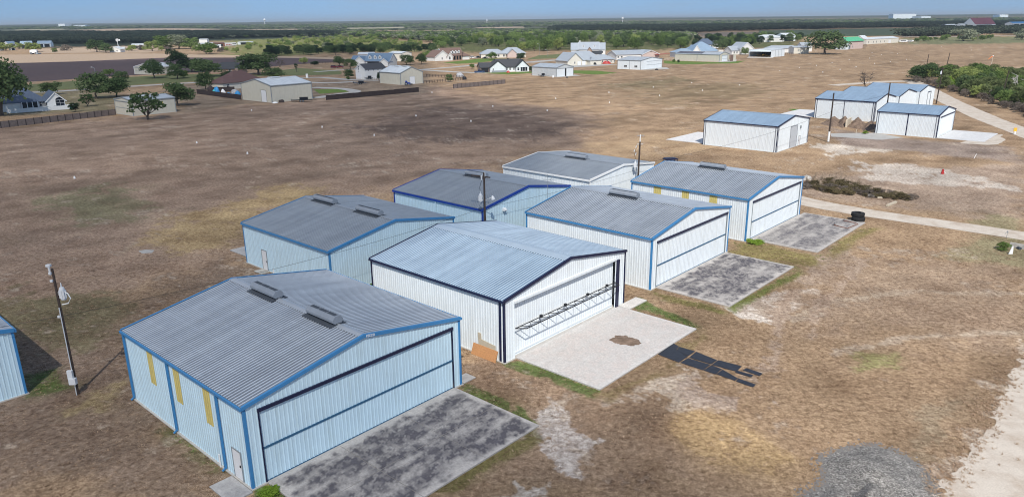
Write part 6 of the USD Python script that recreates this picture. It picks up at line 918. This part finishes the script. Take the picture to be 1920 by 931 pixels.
for lab, px, w, h, m in [('white camper trailer left of the other on the ridge', (1693, 80), 9, 2.8, 'car_white'), ('white boat-shaped trailer right of the long cream building', (1704, 79), 10, 2., 'car_white')]:
    t = thing('trailer', lab, 'trailer', G(*px), .05); b = MB(); b.prism([(-w / 2, .8), (w / 2 - 1, .6), (w / 2, 1.6), (w / 2 - .6, h), (-w / 2, h)], -1.1, 1.1); b.build(t, 'body', m); b = MB(); b.box(-w / 2 + 1, -1.13, h * .55, w / 2 - 2, 1.13, h * .8); b.build(t, 'windows', 'glass_dark')
    for x in (-1, 1): wheel(t, x, -1., .4)
# far farms
def shedbox(name, label, pL, pR, e, rg, d, wall, roof, openings=0, hip=False, cat='shed'):
    t, W = house(name, label, pL, pR, cat); vol(t, 0, 0, W, d, e, rg, 'x', hip, wall, roof, .3, trim=None)
    for k in range(openings): b = MB(); b.box(W * (.06 + k * .94 / openings), -.06, 0, W * (.06 + (k + .8) * .94 / openings), .02, e * .8); b.build(t, 'opening', 'dark_metal')
    return t
shedbox('far_barn', 'far barn with blue roof, leftmost of three at the wood edge', (17, 89), (32, 88.5), 4.5, 3., 14, 'wall_house', 'roof_steelblue', 1); shedbox('far_barn', 'far barn with open dark front, middle of three at the wood edge', (39, 91), (61, 90.5), 5, 3.4, 16, 'wall_house', 'roof_blue', 1); shedbox('far_barn', 'far barn with bluish roof and open bays, rightmost of three', (70, 88.5), (96, 88), 4.5, 3., 14, 'wall_bright', 'roof_blue', 2)
shedbox('far_trailer', 'white trailer at the far left edge', (-2, 95.5), (8, 95), 3., .4, 3, 'wall_bright', 'roof_white', cat='trailer'); shedbox('far_trailer', 'small white trailer left of the round mesquite', (22, 94.5), (29, 94.2), 3.2, .4, 4, 'wall_bright', 'roof_white', 1, cat='trailer')
hs, W = house('farmhouse', 'far white farmhouse beside the dark pair of trees', (206, 98.5), (226, 98.3)); vol(hs, 0, 0, W, 9, 3.2, 2.6, 'y', False, 'wall_house', 'roof_white'); window(hs, 'front', W * .3, 1., 1.2, 1.2); window(hs, 'front', W * .65, 1., 1.2, 1.2); shedbox('far_shed', 'pale roofed shed right of the far white farmhouse', (222, 95.5), (235, 95.2), 2.8, 1., 8, 'wall_cream', 'roof_white', 1); shedbox('far_shed', 'far open shed with two dark bays', (247, 91.5), (274, 91), 4., 1.4, 10, 'wall_cream', 'roof_white', 2)
shedbox('far_house', 'white box-like house above the far trailers', (374, 82), (389, 81.8), 5.5, .8, 9, 'wall_house', 'roof_white', cat='house'); shedbox('far_shed', 'long grey-roofed shed below the white box-like house', (369, 88), (405, 87), 3.2, 1.2, 8, 'wall_cream', 'roof_steel', 1); shedbox('far_carport', 'white carport in front of the far trailers', (395, 90.5), (415, 90), 3., .8, 6, 'trim_white', 'roof_white', 1, cat='carport'); shedbox('far_shed', 'dark open shed left of the bus', (402, 87.5), (422, 87), 3.6, 1., 8, 'rust', 'roof_maroon', 1)
t, W = house('bus', 'long white bus with red and blue marks', (422, 87), (444, 86)); b = MB(); b.prism([(0, .6), (W, .6), (W, 3.4), (W - 1.2, 4.2), (0, 4.)], 0, 2.8); b.build(t, 'body', 'car_white')
for k in range(4): b = MB(); b.box(W * (.08 + k * .13), -.04, 1.2, W * (.16 + k * .13), 0, 2.3); b.build(t, 'red_mark', 'red')
for k in range(3): b = MB(); b.box(W * (.66 + k * .1), -.04, 2.2, W * (.73 + k * .1), 0, 3.2); b.build(t, 'window', 'glass_dark')
for f in (.15, .8): wheel(t, W * f, .2, .7)
shedbox('far_trailer', 'white trailer home in the brush right of the bus', (450, 84), (476, 83), 3.2, .5, 5, 'wall_bright', 'roof_white', 1, cat='trailer')
t = thing('farm_machine', 'pale farm machine with dark wheels at the edge of the fallow field', 'farm machine', G(66, 102), .1); b = MB(); b.box(-4, -1.5, 1.2, 2.5, 1.5, 3.8); b.prism([(-3.5, 3.8), (2, 3.8), (1, 4.6), (-2.5, 4.6)], -1.4, 1.4); b.build(t, 'body', 'car_white'); b = MB(); b.beam((2.5, 0, 2.6), (7.5, 0, 2.2), .5, .4); b.build(t, 'auger', 'dark_metal'); b = MB(); b.box(2.5, -3.5, .2, 4.2, 3.5, 1.2); b.build(t, 'header', 'trim_grey')
for x in (-2.8, 1.4):
    for y in (-1.6, 1.6): wheel(t, x, y, 1.0, .6)
t = thing('windpump', 'white windpump tower at the far wood edge', 'windpump', G(223, 95)); b = MB(); b.tube([(0, 0, 0), (0, 0, 11)], [.35, .2], 6); b.build(t, 'tower', 'trim_white'); b = MB()
for k in range(10): a = k / 10 * 6.283; b.beam((.3 * math.cos(a), -.3, 11 + .3 * math.sin(a)), (1.7 * math.cos(a), -.3, 11 + 1.7 * math.sin(a)), .5, .05, (0, 1, 0))
b.build(t, 'fan', 'trim_white'); b = MB(); b.prism([(0, 10.5), (3., 10.2), (3., 11.8), (0, 11.2)], .1, .16); b.build(t, 'tail', 'trim_white')
shedbox('far_barn', 'far barn with dark red roof on the right horizon', (1828, 51), (1866, 50.2), 6, 14, 30, 'wall_bright', 'roof_barn', 1); shedbox('far_building', 'far white building with blue roof at the right edge', (1899, 50.3), (1935, 49.6), 7, 3.5, 20, 'wall_bright', 'trim_blue', 3, cat='building'); shedbox('far_shed', 'far dark open shed left of the dark red barn', (1775, 54.2), (1794, 53.8), 7, 2, 14, 'vent_dark', 'roof_white', 0); shedbox('far_shed', 'small white shed right of the far dark open shed', (1800, 54.6), (1809, 54.4), 8, 2, 12, 'wall_bright', 'roof_white'); shedbox('far_hall', 'pale shed at the edge of the dark wood above the tan hangars', (1190, 66), (1208, 65.8), 5, 1., 14, 'wall_galv', 'roof_steelblue', 1); shedbox('white_shed', 'long low white roof right of the wood, above the open hangar', (1427, 79.5), (1469, 78.5), 5., 3., 18, 'wall_house', 'roof_white', 0, True); shedbox('white_shed', 'white barn with black doorway above the open hangar', (1469, 77.5), (1491, 77), 6., 3., 16, 'wall_bright', 'roof_white', 1)
for lab, a, c, h in [('long white warehouse on the right horizon', (1674, 35.8), (1717, 35.2), 24), ('small white warehouse on the right horizon', (1727, 35.6), (1745, 35.3), 12), ('white warehouse on the horizon at the right edge', (1874, 33.2), (1890, 32.9), 14), ('white warehouse on the left horizon', (110, 50.2), (122, 50.1), 16), ('lower white warehouse on the left horizon', (138, 51), (160, 50.8), 9)]: shedbox('far_warehouse', lab, a, c, h, 2, 60, 'wall_bright', 'roof_white', cat='warehouse')
def water_tower(label, px, top):
    g = G(*px); m = np.linalg.norm(g - [0, 0, H]) / F; hh = (px[1] - top) * m; t = thing('water_tower', label, 'water tower', (g[0], g[1], 0)); b = MB(); b.tube([(0, 0, 0), (0, 0, hh * .7)], hh * .04, 10); b.build(t, 'shaft', 'trim_white'); b = MB(); b.tube([(0, 0, hh * .66), (0, 0, hh * .75), (0, 0, hh * .92), (0, 0, hh)], [hh * .06, hh * .17, hh * .17, hh * .05], 14); b.build(t, 'tank', 'trim_white')
water_tower('thin white water tower on the left skyline', (497, 48), 37); water_tower('thin white water tower on the skyline right of the middle', (1167, 45), 33.5); water_tower('small pale water tower on the middle skyline', (913, 46), 38)
# ------------------------------------------------------------------ fences
def board_fence(label, pa, pb, n, h=1.85, m='wood_grey', post='wood_dark'):
    a, c = G(*pa), G(*pb); rz = math.atan2(c[1] - a[1], c[0] - a[0]); L = float(np.linalg.norm(c - a)); t = thing('board_fence', label, 'fence', (a[0], a[1], 0), rz); rg = np.random.default_rng(int(L * 10)); w = L / n
    for k in range(n + 1): b = MB(); b.box(k * w - .07, -.1, -.05, k * w + .07, .07, h + .06); b.build(t, 'post', post)
    for k in range(n):
        b = MB(); q = 14; dz = rg.normal() * .03
        for j in range(q): x = k * w + .08 + j * (w - .16) / q; b.box(x, -.02 + rg.uniform(-.008, .008), .04, x + (w - .16) / q - .012, .02, h + dz + rg.normal() * .015)
        b.box(k * w, .021, .4, (k + 1) * w, .06, .5); b.box(k * w, .021, h - .4, (k + 1) * w, .06, h - .3); b.build(t, 'fence_panel', m)
board_fence('grey board fence in front of the slate-roofed house at left', (-14, 242), (217, 215.5), 16); board_fence('dark board fence left of the two-vent tan shed', (612, 188), (785, 172.5), 18, m='wood_dark'); board_fence('short grey board fence alone in the dry field', (850, 166), (947, 157), 13); board_fence('dark board fence along the front of the cluttered yard', (370, 176), (452, 187), 7, m='wood_dark'); board_fence('dark board fence at the back of the cluttered yard', (393, 172), (440, 171), 5, m='wood_dark')
def rail_fence(label, pa, pb, n, h=1.3, m='wood_dark'):
    a, c = G(*pa), G(*pb); rz = math.atan2(c[1] - a[1], c[0] - a[0]); L = float(np.linalg.norm(c - a)); t = thing('rail_fence', label, 'fence', (a[0], a[1], 0), rz)
    for k in range(n + 1): b = MB(); b.box(k * L / n - .08, -.08, 0, k * L / n + .08, .08, h); b.build(t, 'post', m)
    for z in (h * .5, h * .9): b = MB(); b.box(0, -.04, z - .06, L, .04, z + .06); b.build(t, 'rail', m)
rail_fence('post and rail fence running right from the two-vent tan shed', (795, 157), (873, 149.5), 16); rail_fence('farther post and rail fence behind the small flat-topped tree', (800, 144), (868, 146.5), 12); rail_fence('white rail fence beside the tall garage', (690, 148.5), (712, 149.5), 6, 1.4, 'trim_white'); rail_fence('white rail fence left of the long tan hangar', (1246, 113), (1266, 112), 8, 1.4, 'wood_pale'); rail_fence('dark rail fence right of the open hangar', (1472, 103), (1487, 103), 4, 1.6); rail_fence('wire fence far beyond the dry lots', (590, 120), (640, 118.5), 10, 1.3)
t = thing('screen_fence', 'beige screen and brown gate at the right end of the long tan hangar', 'fence', G(1369, 115), .7); b = MB(); b.box(0, 0, 0, 3.2, .12, 4.2); b.build(t, 'gate', 'roof_brown'); b = MB(); b.box(3.4, 0, 0, 6.4, .12, 4.4); b.build(t, 'panel', 'wall_tan')
t = thing('white_kiosk', 'white mailbox post on the street corner', 'post', G(576, 146)); b = MB(); b.box(-.5, -.4, 0, .5, .4, 2.); b.build(t, 'box', 'trim_white')
for lab, px, h in [('white curved street lamp by the ploughed field', (181, 150), 6.5), ('tall grey lamp post right of the big pale-roofed house', (1135, 104), 11), ('short white post by the long house garage', (1011.5, 104), 9), ('white lamp on the lawn left of the wide grey roof', (1026, 106), 5)]:
    t = thing('street_lamp', lab, 'street lamp', G(*px)); b = MB(); b.tube([(0, 0, 0), (0, 0, h * .85), (-.3, 0, h * .96), (-1.2, 0, h)], .09, 6); b.build(t, 'post', 'trim_grey'); b = MB(); b.box(-1.8, -.15, h - .06, -1.1, .15, h + .1); b.build(t, 'lamp_head', 'trim_white')
# yard clutter and machines
def lump(name, label, cat, px, w, h, m, seed):
    g = G(*px); q = trimesh.creation.icosphere(2, 1.); n = meshkit.fbm(q.vertices * 1.7 + seed, 3, seed); q.vertices *= (np.array([w / 2, w * .35, h]) * (.65 + .7 * n[:, None])); q.vertices[:, 2] = np.maximum(q.vertices[:, 2], -.02); t = thing(name, label, cat, g); b = MB(); b.mesh(q); b.build(t, 'cover', m, smooth=40)
for i, a in enumerate([('tarp', 'bright blue tarp heap near the left of the cluttered yard', 'tarp', (407, 176), 2.6, 2.6, 'tarp_blue'), ('tarp', 'teal slanting sheet at the left of the cluttered yard', 'tarp', (402, 178), 1.8, 2., 'tarp_teal'), ('white_box', 'white covered box in the middle of the cluttered yard', 'box', (419, 176), 2., 1.8, 'trim_white'), ('tarp', 'low blue tarp in front of the white heap', 'tarp', (429, 181), 2.6, 1.5, 'tarp_blue'), ('junk_heap', 'white heap of scrap by the tan shed wall', 'scrap', (441, 176), 3., 2., 'junk'), ('tarp', 'blue tarp heap against the tan shed wall', 'tarp', (446, 181), 2.6, 2.2, 'tarp_blue'), ('junk_heap', 'dark scrap frame behind the teal sheet', 'scrap', (396, 172), 3., 2.4, 'wood_dark'), ('junk_heap', 'grey scrap in the front of the cluttered yard', 'scrap', (437, 183), 2.4, 1.2, 'junk'), ('junk_heap', 'dark brush heap at the near corner of the big tan shed', 'scrap', (528, 192), 2.2, 1.1, 'wood_dark'), ('rubble', 'white rubble by the corner of the big tan shed', 'rubble', (516, 193.5), 2., .5, 'trim_white'), ('lawn_mower', 'red mower at the middle of the white charcoal-roofed house', 'mower', (953, 136.5), 2.2, 1.1, 'red'), ('lawn_machine', 'yellow-green machine beside the carport', 'machine', (916, 135), 2., 1.6, 'leaf_bright'), ('red_tank', 'red low tank at the right of the wide grey-roofed house', 'tank', (1137, 119.5), 6., 1.6, 'red'), ('dark_box', 'dark box on the slab edge of the open-slot hangar', 'box', (1063, 146), 1.2, .7, 'dark_metal'), ('dark_box', 'dark low box on the slab of the bright white hangar', 'box', (1231, 131.5), 2., .8, 'dark_metal'), ('bin', 'white bin at the corner of the open-slot hangar', 'bin', (1037, 145.5), .8, 1.1, 'trim_white'), ('tall_scrap', 'dark bin by the end of the rail fence', 'bin', (871, 149.5), 2.2, 1.8, 'dark_metal'), ('pale_frame', 'pale frame stack behind the small flat-topped tree', 'stack', (862, 144), 4., 2.2, 'junk'), ('dark_barrel', 'dark barrel heap behind the grey-roofed long house front', 'barrel', (1115, 121.5), 2.4, 1.6, 'dark_metal')]): lump(*a, i)
def flat_trailer(label, px, rz, L=6.):
    t = thing('flat_trailer', label, 'trailer', G(*px), rz); b = MB(); b.box(-L / 2, -1.1, .65, L / 2, 1.1, .85); b.box(-L / 2, -1.15, .85, -L / 2 + .1, 1.15, 1.3); b.build(t, 'bed', 'car_black'); b = MB(); b.beam((L / 2, 0, .7), (L / 2 + 1.5, 0, .6), .15, .12); b.build(t, 'drawbar', 'dark_metal'); b = MB(); b.box(-L * .1, -.8, .85, L * .3, .8, 1.7); b.build(t, 'load', 'car_black')
    for x in (-.5, .5):
        for y in (-1.05, 1.05): wheel(t, x, y, .38)
flat_trailer('black trailer with load at the long wall of the big tan shed', (566, 191), .25, 7.5); flat_trailer('dark flat trailer at the left wall of the two-vent tan shed', (675, 158.5), .05); flat_trailer('dark trailer against the open-slot hangar wall', (1017, 144), -.1, 4.); flat_trailer('dark trailer beside the tall garage', (692, 148.8), .1, 4.)
t = thing('small_tractor', 'small blue tractor by the roll door of the two-vent tan shed', 'tractor', G(764, 160), .1); b = MB(); b.prism([(-.9, .5), (1.4, .6), (1.4, 1.2), (.2, 1.3), (-.2, 2.0), (-.9, 2.0)], -.5, .5); b.build(t, 'body', 'trim_royal'); b = MB(); b.box(1.4, -.8, .3, 2.3, .8, .7); b.build(t, 'loader_bucket', 'dark_metal')
for x, r in ((-.5, .7), (1.1, .42)):
    for y in (-.65, .65): wheel(t, x, y, r, .3)
# windsock
t = thing('windsock', 'orange windsock on a pale post above the thicket', 'windsock', G(1859, 121)); b = MB(); b.tube([(0, 0, 0), (0, 0, 4.8)], [.16, .1], 8); b.build(t, 'post', 'wood_pale'); b = MB(); b.tube([(.1, 0, 4.7), (-.7, -.1, 4.4), (-1.7, -.2, 3.6), (-2.6, -.3, 2.8)], [.32, .3, .22, .12], 10); b.build(t, 'sock', 'orange'); b = MB(); b.tube([(-.3, 0, 4.75), (.3, 0, 4.75)], .36, 12); b.build(t, 'hoop', 'trim_white')
# runway markers
src = None
for px in [(471.7, 207.5), (604, 239), (369, 268.5), (464, 288.5), (140, 334.5), (810, 174), (701.7, 254.5), (780, 218), (883, 228), (924, 200), (1026, 208), (1042, 185.5), (1141.7, 174), (1142.7, 193), (1225, 164), (1236.7, 180), (1297, 156), (1317, 170), (1386.7, 160), (1462, 133.5), (1499, 127.5), (1530.7, 123.5), (1542.7, 136), (1575, 131), (1605, 126), (1630, 109.7), (1640, 119.7), (1669, 116.3), (1653, 103.6), (1682.7, 101.3), (1635, 98.9), (1700, 112.2), (1765, 88), (1821, 94.5), (1560, 118), (1592, 112.5)]:
    g = G(*px)
    if src is None: src = thing('runway_marker', 'white cone marking the edge of the grass runway', 'marker', g, 0, 'white cones along the grass runway'); b = MB(); b.tube([(0, 0, 0), (0, 0, .4), (0, 0, .45)], [.21, .12, .1], 9); b.build(src, 'cone', 'trim_white')
    else: copy(src, 'runway_marker', 'white cone marking the edge of the grass runway', 'marker', g, 0, 1., 'white cones along the grass runway')

# ------------------------------------------------------------------ grass
def tuft(key, m, n, h, sp, seed, flat=.7):
    rng = np.random.default_rng(seed); t = thing('class_' + key, cls=True); b = MB()
    for k in range(n): a = rng.uniform(0, 6.283); d = np.array([math.cos(a), math.sin(a), 0]); s = np.array([-d[1], d[0], 0]); o = d * rng.uniform(0, sp * .6) + [rng.normal() * sp * .3, rng.normal() * sp * .3, 0]; hh = h * rng.uniform(.5, 1.1); tip = o + d * hh * flat * rng.uniform(.4, 1.4) + [0, 0, hh]; w = .012 + h * .11; b.add([o - s * w, o + s * w, tip + s * w * .25, tip - s * w * .25], [(0, 1, 2, 3)])
    b.build(t, 'blades', m); PR[key] = (t, 1, 1)
for s in range(4): tuft(f'dry_{s}', 'grass_dry', 14, .07, .22, 300 + s, 2.2); tuft(f'brown_{s}', 'grass_brown', 14, .075, .2, 320 + s, 2.); tuft(f'green_{s}', 'grass_green', 16, .09, .18, 310 + s, 1.4)
holes = [Polygon([lx(q, math.radians(q[2]), a, c)[:2] for a, c in ((-.2, -.2), (q[4] + .2, -.2), (q[4] + .2, q[3] + .2), (-.2, q[3] + .2))]) for q in HG.values()]
for k, (x0, x1, y0, y1) in {'H1': (.9, 17.5, -8.85, 0), 'H2': (1.3, 17.0, -8.95, 0), 'H3': (.95, 17.45, -8.75, 0), 'H4': (1.1, 19.3, -8.95, 0)}.items(): q = HG[k]; holes.append(Polygon([lx(q, math.radians(q[2]), a, c)[:2] for a, c in ((x0, y0), (x1, y0), (x1, y1), (x0, y1))]))
holes += [Polygon(gxy([zz(*q) for q in [(105, 340), (335, 182), (1328, 515), (1640, 620), (1590, 670), (1490, 825)]])).convex_hull, Polygon(gxy([(1735, 960), (1752, 931), (1800, 872), (1840, 815), (1868, 765), (1892, 716), (1922, 660), (2100, 540), (2300, 700), (2200, 960)])).buffer(-.5), LineString(gxy([(1440, 358), (1505, 378), (1600, 395), (1700, 410), (1800, 424), (1920, 442), (2050, 462)])).buffer(2.6), Polygon(gxy([(1505, 960), (1510, 925), (1540, 858), (1640, 834), (1690, 850), (1752, 960)])).buffer(.1)]
noGo = shapely.union_all([h.buffer(0) for h in holes]); bare = shapely.union_all([Polygon(wobble(gxy(p[0]), .3, 40, 3)).buffer(0) for p in REG if p[1][0] > .5])
def grass(name, label, px, dens, keys, sc, clump=True, nogo=noGo, soil=True):
    P = Polygon(gxy(px)).buffer(0).difference(nogo); x0, y0, x1, y1 = P.bounds; n = int(P.area * dens); q = np.c_[R.uniform(x0, x1, n * 5), R.uniform(y0, y1, n * 5)]; q = q[shapely.contains_xy(P, q[:, 0], q[:, 1])]
    if soil: q = q[~(shapely.contains_xy(bare, q[:, 0], q[:, 1]) & (R.random(len(q)) < .8))]
    if clump: k = meshkit.fbm(np.c_[q / 1.6, 0 * q[:, 0]], 4, 6); q = q[k > np.quantile(k, .3)]
    q = q[:n]; q = q[R.random(len(q)) < smooth(150, 50, np.hypot(q[:, 0], q[:, 1]))]; s = R.uniform(*sc, len(q)); stuff_instancer(name, label, [PR[k][0] for k in keys], np.c_[q, np.full(len(q), -.04)], s * R.uniform(.7, 1.3, len(q)), s)
grass('dry_grass', 'dry brown grass over the ground near the hangars', [(-60, 960), (-60, 500), (430, 400), (1100, 262), (1500, 290), (1980, 330), (1980, 960)], 15., [f'dry_{k}' for k in range(4)] + [f'brown_{k}' for k in range(4)], (.4, 1.05), False)

for px in [[(862, 742), (880, 718), (920, 735), (1010, 795), (1004, 806), (930, 770)], [(940, 686), (965, 676), (1000, 684), (1130, 733), (1122, 742), (985, 694)], [(1170, 572), (1200, 560), (1308, 614), (1302, 622), (1225, 588)], [(1372, 575), (1490, 500), (1500, 508), (1385, 585), (1365, 580)], [(1375, 452), (1420, 452), (1425, 460), (1380, 462)], [(1530, 480), (1625, 420), (1640, 425), (1545, 488)], [(475, 905), (505, 905), (545, 925), (540, 940), (480, 940)], [(300, 770), (330, 790), (425, 880), (400, 885), (320, 815)], [(60, 705), (105, 690), (130, 725), (80, 742)]]: grass('green_grass', 'green grass along the edges of slabs and walls', px, 12., [f'green_{k}' for k in range(4)], (.5, 1.1), True, soil=False)

rg = np.random.default_rng(77); ring = LineString(gxy([(1505, 960), (1510, 925), (1555, 905), (1545, 880), (1540, 858), (1580, 842), (1640, 834), (1690, 850), (1730, 885), (1748, 925), (1752, 960)])); st = []
for k in range(1500): q = ring.interpolate(rg.uniform(0, ring.length)).coords[0]; st.append((q[0] + rg.normal() * .3, q[1] + rg.normal() * .3, .0))
t = thing('class_stone', cls=True); m = trimesh.creation.icosphere(1, .05); m.vertices *= 1 + .5 * (rg.random((len(m.vertices), 1)) - .5); b = MB(); b.mesh(m); b.build(t, 'stone', 'gravel_grey'); stuff_instancer('loose_gravel', 'loose grey stones around the gravel heap', [t], st, rg.uniform(.5, 1.3, len(st)), rg.uniform(.5, 1.5, len(st)))
st = gxy([(1735, 960), (1752, 931), (1800, 872), (1840, 815), (1868, 765), (1892, 716), (1922, 660)]); ls = LineString(st); pts = []
for k in range(700): q = ls.interpolate(rg.uniform(0, ls.length)).coords[0]; pts.append((q[0] + rg.normal() * .8 - .5, q[1] + rg.normal() * .6, 0.))
stuff_instancer('dry_grass', 'dry grass tufts along the edge of the pale road', [PR[f'dry_{k}'][0] for k in range(4)], pts, rg.uniform(.8, 2., len(pts)), rg.uniform(.5, 1.1, len(pts)))

# ------------------------------------------------------------------ the hazy air
b = MB(); b.box(-60000, -60000, -4, 60000, 60000, 110); b.build('/World', 'haze', 'haze_air', kind='stuff', label='blue haze over the far country')
